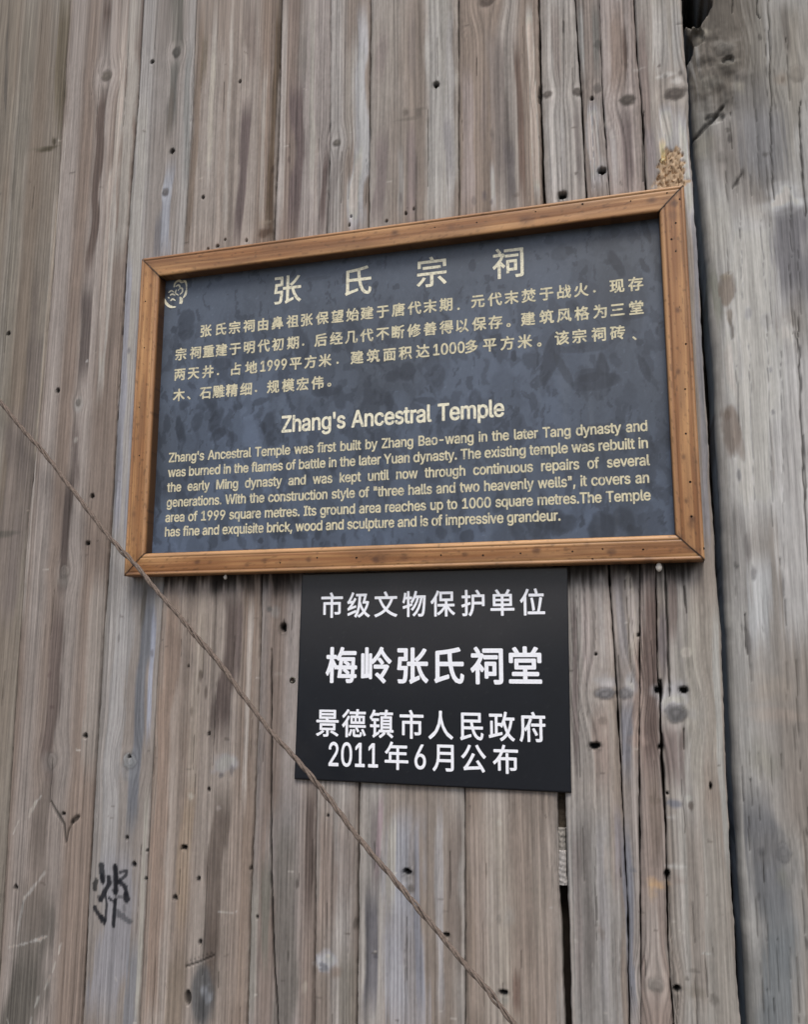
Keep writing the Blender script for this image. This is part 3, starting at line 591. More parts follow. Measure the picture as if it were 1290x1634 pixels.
POST_EDGE = [(1086, -60), (1092, 0), (1098, 100), (1103, 200), (1116, 300), (1127, 420), (1139, 600), (1149, 800), (1159, 1000), (1170, 1240), (1180, 1400), (1186, 1500), (1193, 1634), (1197, 1720)]
POST_KNOTS = [(1156, 78, 12, 12, (104, 100, 94), .6), (1272, 118, 10, 14, (118, 110, 100), .3), (1252, 1360, 9, 12, (110, 110, 112), .5)]
POST_STREAKS = [
 ([(1190, -40), (1200, 60), (1196, 180)], 60, (124, 120, 112), .6), ([(1150, -40), (1160, 60)], 50, (112, 106, 98), .7), ([(1250, -20), (1255, 160), (1250, 280)], 50, (130, 126, 118), .55), ([(1276, 0), (1285, 180)], 40, (140, 134, 124), .5), ([(1250, 0), (1258, 90)], 12, (104, 98, 92), .5),
 ([(1135, -60), (1150, 60), (1175, 190)], 90, (106, 100, 92), .75), ([(1200, 100), (1215, 320)], 50, (122, 120, 118), .55), ([(1120, 160), (1135, 260)], 30, (122, 120, 114), .6), ([(1160, 190), (1175, 300)], 50, (128, 122, 116), .5), ([(1225, 160), (1230, 300)], 60, (128, 128, 130), .55),
 ([(1135, 420), (1150, 520)], 12, (132, 134, 122), .5), ([(1195, 320), (1205, 600), (1215, 850)], 80, (176, 175, 173), .75), ([(1140, 310), (1152, 420)], 34, (168, 166, 160), .6), ([(1265, 520), (1275, 900), (1285, 1040)], 60, (172, 171, 170), .6), ([(1250, 300), (1262, 370), (1268, 500)], 44, (120, 119, 122), .75),
 ([(1160, 540), (1168, 640)], 14, (182, 182, 178), .6), ([(1172, 780), (1178, 900), (1186, 990)], 22, (142, 140, 138), .55), ([(1210, 880), (1216, 1040)], 30, (172, 174, 176), .6), ([(1205, 1240), (1225, 1400), (1240, 1500)], 44, (112, 113, 116), .7), ([(1200, 1480), (1215, 1720)], 50, (128, 128, 126), .6), ([(1262, 1300), (1270, 1500), (1276, 1720)], 26, (146, 144, 140), .5), ([(1240, 1440), (1248, 1700)], 40, (116, 121, 124), .65),
]
POST_BLOBS = [
 (1160, 462, 11, 26, (132, 122, 112), .9, .5, .3), (1165, 505, 5, 14, (136, 128, 118), .8, .5, .4), (1170, 528, 3, 12, (110, 104, 98), .7, .4, .5), (1160, 440, 10, 6, (140, 132, 116), .6, .6, .5),
 (1168, 690, 13, 36, (134, 124, 116), .9, .4, .3), (1178, 705, 8, 26, (140, 130, 122), .7, .5, .4), (1186, 725, 4, 14, (150, 144, 136), .7, .4, .5), (1180, 757, 3, 10, (112, 112, 114), .7, .4, .5), (1162, 662, 5, 8, (120, 108, 98), .6, .4, .5),
 (1252, 318, 28, 20, (194, 196, 198), .75, .7, .9), (1256, 532, 12, 16, (190, 189, 186), .7, .7, .8), (1210, 335, 26, 12, (168, 164, 158), .5, .6, .9),
 (1228, 1098, 34, 20, (156, 146, 134), .5, .6, .9), (1245, 1140, 36, 12, (164, 150, 138), .45, .6, .9), (1222, 1210, 22, 24, (134, 132, 120), .5, .6, .9), (1232, 1355, 26, 22, (112, 110, 108), .5, .6, .9), (1250, 1400, 8, 16, (134, 134, 116), .5, .5, .8), (1238, 1430, 30, 50, (114, 116, 118), .5, .6, .9), (1240, 1500, 34, 50, (112, 118, 122), .4, .6, .9),
 (1158, 72, 20, 12, (160, 156, 148), .35, .8, .8), (1162, 96, 14, 5, (170, 166, 156), .5, .7, .7), (1166, 88, 5, 6, (70, 66, 60), .7, .5, .5), (1120, 52, 14, 12, (146, 140, 128), .7, .7, .7), (1160, 106, 16, 8, (96, 92, 84), .6, .6, .8), (1128, 135, 20, 14, (128, 126, 118), .5, .7, .9), (1150, 170, 26, 12, (92, 86, 78), .4, .6, .9), (1180, 138, 8, 14, (140, 136, 124), .5, .5, .8), (1136, 100, 16, 20, (114, 108, 100), .4, .6, .9),
 (1163, 208, 4, 5, (90, 86, 82), .7, .4, .5), (1165, 222, 3.5, 8, (86, 82, 80), .7, .4, .5), (1152, 255, 10, 12, (98, 94, 90), .5, .6, .8), (1222, 246, 5, 4, (88, 84, 82), .6, .5, .6), (1186, 275, 4, 8, (82, 78, 74), .6, .5, .6), (1178, 290, 3, 6, (84, 80, 76), .6, .5, .6), (1122, 232, 14, 22, (160, 156, 142), .4, .6, .9), (1250, 127, 3, 5, (80, 74, 70), .7, .4, .6), (1213, 60, 3, 7, (74, 70, 66), .6, .4, .6), (1248, 126, 10, 14, (136, 124, 110), .5, .4, .8),
 (1176, 903, 4, 5, (84, 82, 82), .6, .5, .5), (1193, 872, 5, 20, (112, 108, 108), .5, .6, .7), (1203, 915, 4, 12, (94, 92, 92), .6, .5, .6), (1194, 1020, 5, 26, (104, 100, 100), .55, .5, .7), (1215, 1358, 5, 6, (84, 84, 86), .6, .5, .6), (1212, 1430, 3, 6, (96, 96, 96), .6, .5, .6), (1288, 1504, 3, 8, (80, 76, 74), .6, .5, .6), (1175, 450, 3, 8, (150, 150, 140), .5, .5, .6), (1195, 500, 6, 10, (142, 142, 144), .5, .6, .7), (1230, 590, 3, 5, (130, 130, 132), .5, .5, .6), (1234, 658, 3, 4, (110, 110, 112), .6, .5, .5), (1226, 512, 8, 10, (150, 148, 144), .5, .8, .7),
]
POST_CRACKS = [
 ([(1228, -30), (1229, 100), (1231, 170), (1231, 240), (1236, 320)], 1.5, .003, .65), ([(1278, 160), (1277, 210), (1281, 270), (1287, 345)], 2.0, .003, .75), ([(1274, 505), (1277, 600), (1280, 700), (1285, 800), (1290, 900)], 1.8, .003, .7), ([(1255, 60), (1258, 110), (1260, 160)], 1.2, .002, .45), ([(1210, -20), (1210, 22), (1214, 30)], 1.6, .003, .7),
 ([(1171, -10), (1170, 20)], 1.6, .003, .6), ([(1154, 170), (1138, 190), (1113, 218)], 4.5, .004, .55, .0005), ([(1184, 277), (1176, 290), (1170, 300)], 2.2, .002, .5, .0005), ([(1196, 545), (1200, 700), (1204, 800)], 1.0, .001, .3), ([(1223, 480), (1228, 640), (1234, 840)], 1.0, .001, .35), ([(1246, 560), (1250, 760), (1252, 950)], 1.0, .001, .3), ([(1262, 300), (1264, 410)], 1.0, .002, .35), ([(1245, 890), (1255, 1000)], 1.2, .002, .4), ([(1270, 1040), (1278, 1230)], 1.2, .002, .4), ([(1273, 1520), (1277, 1634)], 1.2, .002, .4), ([(1215, 350), (1222, 480)], .9, .001, .3), ([(1188, 980), (1192, 1030), (1196, 1045)], 2.0, .003, .5),
 ([(1182, 330), (1185, 480)], .9, .001, .3), ([(1254, 1040), (1258, 1200)], .9, .001, .25),
]
for k in range(60):
    u = _r.uniform(1150, 1290); v = _r.uniform(0, 1634); L_ = _r.uniform(20, 130)
    POST_CRACKS.append(([(u, v), (u + L_ * .055 + _r.uniform(-1.5, 1.5), v + L_)], _r.uniform(.8, 1.5), .0015, _r.uniform(.2, .5), .0007))
POST_HOLLOWS = [
 (1108, 6, 24, 36, 0.26, .22, .85), (1100, -30, 14, 40, 0.2, .2, .85), (1097, 72, 9, 22, 0.05, .3, .5), (1110, 60, 14, 14, 0.010, .3, .1), (1163, 96, 9, 8, 0.006, .4, .25), (1142, 190, 14, 8, 0.004, .4, .1),
]
RAIL_KNOTS = [(1040, 320, 9, .7), (1076, 325, 9, .75), (1075, 343, 12, .35), (630, 372, 9, .75), (840, 350, 14, .45), (600, 892, 8, .8), (608, 892, 14, .35), (645, 890, 8, .5), (492, 893, 6, .7), (422, 895, 7, .6), (742, 884, 6, .6), (856, 879, 8, .7), (976, 880, 8, .65), (937, 868, 6, .45), (315, 897, 6, .75), (335, 897, 4, .5), (394, 901, 5, .55), (240, 456, 5, .5), (232, 437, 5, .4), (720, 362, 8, .4), (548, 384, 6, .3), (1082, 495, 6, .7), (1083, 593, 6, .75), (1091, 729, 5, .6), (1096, 799, 5, .6), (1105, 828, 7, .75), (1103, 838, 8, .5), (1072, 875, 5, .3), (213, 820, 6, .5), (217, 700, 4, .4), (213, 860, 5, .5), (1035, 893, 8, .4), (520, 391, 4, .4), (930, 325, 4, .4)]
NAILS = [('top', 930, 326, 2.2), ('top', 855, 338, 1.6), ('top', 761, 355, 1.6), ('top', 1065, 308, 2.0), ('top', 1007, 321, 1.6), ('top', 694, 363, 1.4),
 ('right', 1085, 318, 1.6), ('right', 1079, 356, 2.0), ('right', 1072, 382, 2.0), ('right', 1079, 401, 1.6), ('right', 1084, 437, 2.0), ('right', 1086, 490, 2.0), ('right', 1095, 549, 2.0), ('right', 1094, 621, 2.0), ('right', 1095, 692, 2.0), ('right', 1102, 769, 2.2), ('right', 1104, 824, 2.2), ('right', 1123, 875, 2.0),
 ('bottom', 771, 886, 2.0), ('bottom', 831, 883, 1.8), ('bottom', 914, 880, 1.8), ('bottom', 962, 876, 1.8), ('bottom', 1027, 877, 2.0), ('bottom', 704, 886, 1.8), ('bottom', 569, 890, 2.0), ('bottom', 447, 898, 1.6), ('bottom', 506, 890, 1.6), ('bottom', 946, 892, 1.6),
 ('left', 232, 481, 1.6), ('left', 230, 555, 1.6), ('left', 222, 650, 1.6), ('left', 222, 727, 1.6)]
PANEL_STAINS = [
 (1031, 366, 6, 20, .8, .30), (982, 372, 8, 8, .5, 0), (982, 420, 8, 22, .7, .45), (1030, 425, 6, 14, .7, .4), (970, 418, 8, 5, .6, 0), (984, 427, 6, 6, .6, 0),
 (915, 488, 10, 12, .5, .2), (880, 570, 14, 40, .6, -.35), (900, 590, 8, 30, .6, .4), (962, 580, 9, 24, .75, .1), (955, 610, 34, 16, .6, -.2), (1030, 590, 6, 24, .6, .3), (1010, 500, 26, 14, .5, .1), (850, 575, 14, 16, .5, 0), (820, 568, 5, 9, .7, .2), (930, 555, 40, 10, .4, 0),
 (965, 840, 22, 24, .7, .1), (945, 600, 22, 10, .5, 0), (1000, 830, 14, 22, .55, .2), (900, 835, 22, 18, .6, -.1), (860, 845, 18, 12, .45, 0), (1015, 850, 12, 14, .5, 0),
 (298, 520, 20, 26, .55, -.2), (278, 526, 8, 9, .65, 0), (288, 688, 9, 26, .75, .12), (268, 675, 8, 20, .6, .05), (315, 670, 10, 22, .5, -.2), (345, 670, 14, 24, .6, -.3), (352, 690, 14, 16, .65, -.6), (335, 640, 14, 20, .55, .2), (295, 645, 10, 12, .5, 0), (430, 678, 14, 24, .6, -.3), (440, 700, 16, 16, .5, 0), (415, 640, 16, 10, .55, 0),
 (355, 580, 20, 12, .5, 0), (480, 550, 14, 34, .55, .1), (440, 545, 26, 8, .45, 0), (520, 625, 26, 10, .5, .1), (630, 600, 16, 12, .5, 0), (650, 590, 14, 16, .6, 0), (600, 575, 30, 8, .45, 0), (620, 640, 8, 16, .6, .1), (680, 640, 18, 8, .5, 0), (545, 640, 12, 24, .5, .1),
 (508, 850, 8, 16, .6, -.1), (478, 855, 14, 8, .5, 0), (440, 850, 10, 12, .5, 0), (548, 860, 6, 14, .5, 0), (705, 850, 10, 12, .5, 0), (745, 855, 12, 12, .6, -.2), (340, 862, 8, 12, .5, 0), (358, 858, 9, 8, .5, 0), (320, 855, 8, 5, .6, 0), (415, 862, 6, 6, .7, 0), (870, 860, 8, 12, .4, 0), (700, 832, 60, 6, .3, 0),
 (820, 512, 4, 5, .6, 0), (754, 425, 6, 12, .5, 0), (760, 520, 8, 5, .4, 0), (897, 403, 16, 14, .3, 0), (877, 384, 8, 10, .35, 0), (608, 418, 10, 6, .3, 0), (500, 445, 26, 5, .25, -.5), (600, 455, 6, 6, .5, 0), (350, 445, 8, 5, .4, 0), (360, 430, 10, 5, .4, 0), (660, 520, 6, 4, .4, 0),
 (290, 800, 14, 30, .4, .1), (250, 790, 8, 40, .5, .05), (330, 740, 50, 8, .3, 0), (1025, 700, 14, 40, .35, .1), (960, 690, 30, 14, .35, 0), (830, 690, 12, 30, .35, .1), (760, 640, 10, 18, .4, 0), (850, 640, 8, 20, .45, .1), (560, 545, 8, 26, .45, 0), (700, 600, 14, 26, .45, -.1), (395, 720, 10, 10, .4, 0),
]
def _em(pts): return [(250 + a / 3.308, 440 + b / 3.308) for a, b in pts]
EMBLEM = [(_em([(92, 62), (98, 40), (118, 26), (132, 34), (150, 30), (157, 48), (158, 78)]), 4.4), (_em([(158, 74), (152, 100), (140, 118)]), 4.6), (_em([(100, 58), (116, 50), (124, 64), (112, 80)]), 3.2), (_em([(120, 72), (134, 66), (136, 86), (122, 100)]), 3.0), (_em([(104, 74), (100, 92), (116, 104)]), 2.8),
 (_em([(62, 90), (78, 80), (92, 88)]), 2.8), (_em([(70, 104), (84, 98), (98, 104)]), 3.2), (_em([(74, 134), (84, 124), (100, 132)]), 3.2), (_em([(124, 112), (128, 128), (122, 150)]), 4.6), (_em([(42, 124), (52, 148), (74, 164), (102, 166)]), 5.0), (_em([(136, 118), (134, 138), (130, 150)]), 3.0), (_em([(60, 114), (68, 120)]), 2.4)]
ROPE = [(0, 640), (12, 655), (50, 702), (63, 712), (80, 735), (105, 768), (135, 805), (165, 845), (190, 874), (217, 903), (250, 942), (290, 987), (310, 1013), (345, 1050), (370, 1085), (410, 1138), (437, 1173), (470, 1208), (500, 1242), (530, 1280), (575, 1340), (620, 1392), (655, 1434), (700, 1488), (745, 1542), (780, 1582), (800, 1606), (822, 1634)]
ROPE_LOOSE = [(63, 714, .02), (310, 1012, .03), (516, 1262, .03), (660, 1440, .03), (790, 1596, .03), (195, 880, .02)]

GLYPHS = [
 (34, 160, [47,159,39,159,38,191,36,222,35,254,46,254,57,254,68,254,67,222,65,191,64,159,56,159], [105,159,96,159,95,191,94,222,93,254,103,254,114,254,125,254,124,222,123,191,122,159,113,159]),
 (39, 103, [47,159,39,159,38,191,36,222,35,254,46,254,57,254,68,254,67,222,65,191,64,159,56,159]),
 (44, 94, [27,-60,19,-60,24,-28,29,4,34,36,45,36,57,36,68,36,60,4,51,-28,42,-60,34,-60]),
 (45, 227, [131,122,168,122,168,113,168,103,168,94,131,94,94,94,57,94,57,103,57,113,57,122,94,122]),
 (46, 94, [54,-2,48,-2,41,-2,36,0,31,4,27,9,25,14,25,20,25,27,27,32,31,37,36,41,41,43,48,43,54,43,59,41,64,37,68,32,71,27,71,20,71,14,68,9,64,4,59,0]),
 (48, 227, [132,-3,113,-3,94,-3,78,2,65,12,52,22,41,37,34,57,27,76,24,100,24,127,24,154,27,178,35,197,42,217,52,232,65,242,79,253,95,258,113,258,132,258,148,253,161,242,175,232,185,217,192,197,199,178,203,154,203,127,203,100,199,76,192,57,185,37,175,22,162,12,148,2], [101,25,113,25,126,25,136,29,145,37,154,45,161,57,165,72,170,87,172,105,172,127,172,149,170,167,165,182,161,198,154,209,145,218,136,226,126,230,113,230,101,230,90,226,82,218,73,209,66,198,62,182,57,167,55,149,55,127,55,105,57,87,62,72,66,57,73,45,82,37,90,29]),
 (49, 227, [91,0,38,0,38,9,38,18,38,27,91,27,143,27,195,27,195,18,195,9,195,0,143,0], [125,254,138,254,138,170,138,85,138,0,127,0,117,0,106,0,106,75,106,149,106,224,106,224,105,224,105,224,84,209,64,194,43,179,43,190,43,202,43,213,62,227,80,241,99,254,112,254]),
 (50, 227, [86,0,32,0,32,8,32,16,32,24,60,54,89,84,117,114,127,125,135,133,141,141,147,149,152,156,155,163,159,170,160,178,160,186,160,195,158,203,154,209,150,216,144,221,137,224,129,228,121,230,112,230,102,230,93,228,86,224,79,220,73,214,69,207,65,199,64,191,64,181,53,181,43,181,33,181,33,196,36,210,43,221,50,233,59,242,72,248,84,255,97,258,112,258,128,258,141,255,153,248,165,242,174,233,181,223,187,212,191,200,191,186,191,177,189,168,185,159,182,150,176,140,168,129,160,118,148,105,133,90,114,70,95,50,76,30,76,30,76,29,76,28,116,28,155,28,195,28,195,19,195,9,195,0,140,0]),
 (54, 227, [129,-3,113,-3,97,-3,83,0,71,7,59,15,49,24,42,37,35,50,32,65,32,81,32,93,34,106,40,119,45,133,55,150,69,170,88,198,107,226,126,254,138,254,149,254,161,254,132,213,104,172,75,131,75,131,74,131,73,131,75,135,78,140,83,144,87,148,92,151,98,153,104,156,110,157,117,157,133,157,146,154,158,147,169,141,178,132,185,120,191,108,194,94,194,79,194,63,191,49,184,36,177,24,167,14,155,7,143,0], [103,24,113,24,123,24,132,27,139,31,147,36,153,43,157,51,162,59,164,68,164,79,164,89,162,99,157,107,153,115,147,121,139,126,132,130,123,133,113,133,103,133,95,130,87,126,79,121,73,115,69,107,65,99,62,90,62,79,62,69,65,59,69,51,73,43,79,36,87,31,95,27]),
 (57, 227, [97,258,113,258,129,258,143,254,155,247,167,240,177,230,184,217,191,204,194,190,194,173,194,161,192,148,186,135,181,121,171,104,158,84,138,56,119,28,100,0,89,0,77,0,65,0,94,41,122,83,151,124,152,124,153,124,154,124,151,119,148,115,144,111,139,106,134,103,128,101,122,98,116,97,109,97,94,97,80,101,69,107,57,114,48,123,41,134,35,146,32,160,32,176,32,192,35,206,42,218,49,230,59,240,71,247,84,254], [123,230,113,230,103,230,95,228,87,223,79,218,73,212,69,204,65,195,63,186,63,176,63,165,65,156,69,148,73,140,79,133,87,129,95,124,103,122,113,122,123,122,132,124,139,129,147,133,153,139,157,147,162,156,164,165,164,175,164,186,162,195,157,204,153,212,147,218,139,223,132,228]),
 (65, 240, [20,0,8,0,39,85,70,170,101,254,113,254,126,254,138,254,169,170,200,85,231,0,220,0,209,0,198,0,180,50,162,101,144,151,140,161,136,172,132,186,128,200,122,218,116,239,118,239,120,239,123,239,116,217,111,200,106,185,102,171,98,160,95,151,78,101,60,50,43,0,31,0], [98,71,55,71,55,80,55,90,55,99,98,99,142,99,185,99,185,90,185,80,185,71,142,71]),
 (66, 228, [61,0,30,0,30,85,30,170,30,254,60,254,90,254,121,254,138,254,153,251,164,245,176,239,185,231,190,221,196,211,199,199,199,187,199,176,197,167,193,160,190,153,184,147,178,143,172,139,165,135,157,133,157,133,157,132,157,131,166,131,174,128,182,123,189,118,196,111,201,102,206,92,209,81,209,68,209,55,206,44,200,33,194,23,185,15,172,9,160,3,143,0,123,0,92,0], [62,57,62,29,82,29,102,29,122,29,142,29,156,32,165,40,173,47,178,57,178,68,178,77,176,85,171,92,167,99,161,105,153,109,145,113,135,115,124,115,104,115,83,115,62,115,62,86], [62,170,62,143,81,143,100,143,119,143,128,143,137,145,144,148,151,152,157,157,162,163,166,170,168,177,168,186,168,197,164,207,156,214,148,222,136,226,120,226,101,226,82,226,62,226,62,198]),
 (73, 150, [55,0,16,0,16,10,16,19,16,29,30,29,45,29,59,29,59,94,59,160,59,226,45,226,30,226,16,226,16,235,16,245,16,254,55,254,95,254,135,254,135,245,135,235,135,226,120,226,106,226,91,226,91,160,91,94,91,29,106,29,120,29,135,29,135,19,135,10,135,0,95,0]),
 (77, 314, [40,0,30,0,30,85,30,170,30,254,45,254,61,254,76,254,97,201,118,147,139,94,140,90,142,85,144,79,146,74,148,68,150,61,152,55,154,48,156,42,158,35,159,30,161,24,158,24,156,24,154,24,155,29,157,35,159,41,161,48,163,54,165,61,167,67,169,73,171,79,173,85,175,90,176,94,197,147,217,201,238,254,253,254,269,254,284,254,284,170,284,85,284,0,273,0,263,0,252,0,252,48,252,97,252,145,252,151,252,157,252,163,252,170,252,177,253,184,253,192,253,199,253,207,253,214,253,221,253,229,254,229,255,229,256,229,254,221,251,213,249,205,246,197,244,189,241,181,238,174,236,167,234,161,231,155,229,150,228,145,209,97,190,48,171,0,162,0,152,0,143,0,124,48,104,97,85,145,84,149,82,154,80,160,77,166,75,173,72,181,70,188,67,196,65,204,62,212,59,220,56,229,57,229,58,229,59,229,60,222,60,215,60,208,60,201,60,193,60,186,61,178,61,171,61,164,61,157,61,151,61,145,61,97,61,48,61,0,51,0]),
 (84, 224, [43,226,16,226,16,235,16,245,16,254,80,254,144,254,208,254,208,245,208,235,208,226,182,226,155,226,128,226,128,151,128,75,128,0,118,0,107,0,96,0,96,75,96,151,96,226,69,226]),
 (87, 343, [90,0,78,0,54,85,31,170,8,254,19,254,30,254,41,254,55,202,68,150,82,98,84,90,86,81,88,73,90,64,92,56,93,47,95,38,97,29,98,20,97,20,96,20,95,20,96,29,98,38,100,47,102,56,104,64,106,73,108,81,110,90,112,98,126,150,139,202,153,254,165,254,178,254,190,254,203,202,217,150,231,98,233,90,235,81,237,73,239,64,241,56,243,47,245,38,247,29,249,20,247,20,246,20,244,20,246,29,248,38,249,47,251,56,253,64,255,73,257,81,259,90,261,98,275,150,288,202,302,254,313,254,324,254,335,254,312,170,288,85,265,0,253,0,240,0,228,0,213,54,198,108,184,161,181,172,178,183,176,196,173,208,170,222,168,237,170,237,173,237,175,237,172,223,170,209,167,197,165,185,162,173,159,161,144,108,130,54,115,0,103,0]),
 (89, 236, [112,0,102,0,102,35,102,69,102,104,71,154,39,204,8,254,21,254,33,254,46,254,62,227,79,200,96,172,102,163,107,154,111,146,116,138,120,127,125,115,120,115,116,115,112,115,116,128,121,138,126,146,130,155,135,163,140,172,157,200,174,227,191,254,203,254,215,254,228,254,196,204,165,154,134,104,134,69,134,35,134,0,123,0]),
 (90, 219, [80,0,21,0,21,8,21,15,21,23,59,80,98,136,137,193,142,200,147,208,153,215,159,223,165,230,170,238,172,234,173,231,174,227,164,227,153,226,143,226,132,226,122,226,111,226,81,226,51,226,20,226,20,235,20,245,20,254,80,254,139,254,198,254,198,247,198,239,198,231,160,175,122,120,84,64,79,56,73,48,67,40,61,32,55,24,49,17,47,20,46,24,45,27,55,28,66,28,76,28,86,28,97,29,107,29,138,29,169,29,200,29,200,19,200,10,200,0,140,0]),
 (97, 195, [91,-4,80,-4,68,-4,57,-2,47,2,37,7,30,14,24,22,18,31,15,42,15,54,15,65,17,74,22,80,26,87,32,93,39,97,46,100,54,103,63,105,71,107,80,109,89,110,100,111,110,113,117,113,124,114,129,116,133,117,136,119,138,123,138,127,138,128,138,128,138,128,138,136,136,143,133,148,130,154,126,158,120,161,114,164,107,165,98,165,89,165,81,164,75,161,68,158,63,155,59,150,55,146,52,142,50,137,40,140,30,143,20,146,25,157,31,166,39,173,47,180,56,185,66,188,77,191,87,192,97,192,104,192,111,191,119,190,128,188,135,185,143,180,150,176,156,169,161,160,166,151,168,140,168,126,168,84,168,42,168,0,158,0,148,0,138,0,138,9,138,17,138,26,138,26,137,26,136,26,134,22,131,17,126,12,121,8,115,4,108,1,100,-3], [78,23,85,23,97,23,106,25,114,29,122,34,128,40,132,47,136,54,138,61,138,69,138,78,138,86,138,95,137,93,134,92,130,91,126,90,121,89,116,88,110,87,105,86,100,86,95,85,91,84,88,84,80,83,74,82,67,79,61,77,56,74,52,70,48,65,46,60,46,52,46,46,48,40,51,36,54,32,59,28,65,26,71,24]),
 (98, 212, [131,-4,115,-4,103,-4,94,-2,86,2,79,6,73,10,69,16,65,21,61,25,59,29,58,29,57,29,56,29,56,20,56,10,56,0,46,0,36,0,26,0,26,85,26,170,26,254,36,254,47,254,57,254,57,223,57,191,57,160,58,160,58,160,59,160,61,163,65,168,69,173,73,178,78,182,86,186,93,190,103,192,115,192,130,192,144,188,156,180,169,172,178,161,185,146,192,132,195,114,195,94,195,74,192,57,185,42,178,28,169,16,157,8,145,0], [99,23,110,23,122,23,132,27,140,33,148,39,154,48,158,58,162,69,164,81,164,95,164,108,162,120,158,131,154,141,148,150,140,156,132,162,122,165,110,165,98,165,89,162,81,156,73,150,67,142,62,131,58,121,56,109,56,95,56,81,58,68,63,58,67,47,73,38,81,32,89,26]),
 (99, 198, [113,-4,104,-4,86,-4,71,0,58,8,45,16,35,28,28,43,21,57,17,74,17,94,17,114,21,131,28,146,35,160,45,172,58,180,71,188,86,192,104,192,113,192,122,191,130,189,138,186,146,183,153,178,159,173,165,168,170,161,175,154,178,147,181,138,171,136,161,133,151,131,150,136,148,140,145,145,142,149,139,152,135,155,131,158,126,161,121,162,116,164,110,165,104,165,91,165,81,162,73,155,64,149,58,140,54,129,50,118,48,107,48,94,48,81,50,69,54,59,58,48,64,39,73,33,81,26,91,23,104,23,110,23,116,24,121,26,127,27,131,30,135,33,139,36,143,40,146,44,149,49,151,53,152,59,162,56,172,54,181,51,179,43,175,35,171,28,166,21,160,16,153,11,146,6,139,2,130,0,122,-3]),
 (100, 212, [109,-4,98,-4,82,-4,68,0,56,8,44,16,34,28,27,42,20,57,17,74,17,94,17,114,21,132,27,146,34,161,44,172,56,180,68,188,82,192,98,192,110,192,119,190,126,186,134,182,139,178,144,173,148,168,151,163,153,160,154,160,155,160,155,160,155,191,155,223,155,254,166,254,176,254,186,254,186,170,186,85,186,0,176,0,166,0,156,0,156,10,156,20,156,29,155,29,154,29,153,29,151,25,148,21,143,16,139,10,133,6,126,2,119,-2], [91,23,102,23,114,23,124,26,132,32,140,38,146,47,150,58,154,68,156,81,156,95,156,109,154,121,150,131,146,142,140,150,132,156,124,162,114,165,102,165,90,165,80,162,72,156,64,150,58,141,54,131,50,120,48,108,48,95,48,81,50,69,54,58,58,48,64,39,73,33,81,27]),
 (101, 202, [119,-4,106,-4,88,-4,72,0,58,8,45,16,35,28,28,42,21,57,17,74,17,93,17,113,21,130,28,145,35,160,45,171,58,180,70,188,85,192,103,192,113,192,123,190,133,187,143,184,152,178,160,170,168,163,174,153,179,141,183,129,186,114,186,97,186,93,186,89,186,85,136,85,87,85,37,85,37,93,37,102,37,110,81,110,125,110,169,110,164,107,160,104,155,101,155,114,153,125,149,134,145,144,139,151,131,157,124,162,114,165,103,165,91,165,81,162,73,157,65,151,59,144,54,135,50,126,48,116,48,105,48,100,48,94,48,89,48,75,50,63,55,53,60,43,67,36,76,31,84,26,94,23,106,23,114,23,121,24,127,26,133,29,138,32,143,36,147,41,151,46,153,53,163,50,173,48,182,45,180,36,175,27,168,20,160,12,152,6,141,2,131,-2]),
 (102, 127, [77,190,114,190,114,181,114,172,114,164,77,164,40,164,3,164,3,172,3,181,3,190,40,190], [50,0,40,0,40,72,40,144,40,216,40,227,43,236,48,243,53,250,59,256,68,259,76,263,84,265,94,265,101,265,106,264,111,263,116,262,119,261,121,260,119,252,116,243,114,234,112,235,110,235,107,236,105,237,101,237,97,237,88,237,81,235,77,230,73,225,71,218,71,209,71,140,71,70,71,0,61,0]),
 (103, 213, [119,-75,103,-75,89,-75,77,-73,67,-70,57,-66,48,-61,41,-55,34,-49,29,-42,25,-35,34,-30,42,-25,51,-20,53,-24,57,-29,61,-33,65,-37,70,-41,77,-44,84,-47,93,-49,103,-49,119,-49,131,-45,141,-38,151,-30,156,-19,156,-3,156,9,156,22,156,34,155,34,154,34,153,34,151,30,147,26,143,21,139,16,133,11,126,8,119,4,109,2,97,2,82,2,69,6,56,13,44,21,35,31,28,45,21,59,17,76,17,96,17,115,21,132,27,147,34,161,44,172,56,180,68,188,82,192,98,192,110,192,119,190,127,186,134,183,140,178,144,173,148,168,152,163,154,159,155,159,156,159,157,159,157,170,157,180,157,190,166,190,176,190,186,190,186,125,186,60,186,-4,186,-21,183,-34,175,-45,168,-55,158,-63,145,-68,133,-73], [91,30,102,30,114,30,124,32,132,38,140,43,146,51,150,61,154,70,156,82,156,96,156,110,154,122,150,132,146,142,140,150,132,156,124,162,114,165,102,165,91,165,81,162,73,156,64,150,58,141,54,131,50,121,48,109,48,96,48,83,50,71,54,61,59,51,65,43,73,38,81,32]),
 (104, 205, [57,124,57,113,57,76,57,38,57,0,47,0,36,0,26,0,26,85,26,170,26,254,36,254,47,254,57,254,57,217,57,181,57,144,55,144,53,144,51,144,57,161,65,174,76,181,87,188,99,192,114,192,127,192,138,190,148,184,157,179,165,171,170,160,176,150,179,136,179,120,179,80,179,40,179,0,168,0,158,0,148,0,148,39,148,78,148,118,148,132,144,144,136,152,129,160,118,165,105,165,96,165,88,163,80,159,73,155,67,149,63,141,59,134]),
 (105, 83, [36,0,26,0,26,63,26,126,26,190,36,190,47,190,57,190,57,126,57,63,57,0,47,0], [48,221,42,221,36,221,31,223,27,227,23,231,21,236,21,242,21,247,23,252,27,256,31,260,36,262,42,262,48,262,53,260,57,256,61,252,63,247,63,242,63,236,61,231,57,227,53,223]),
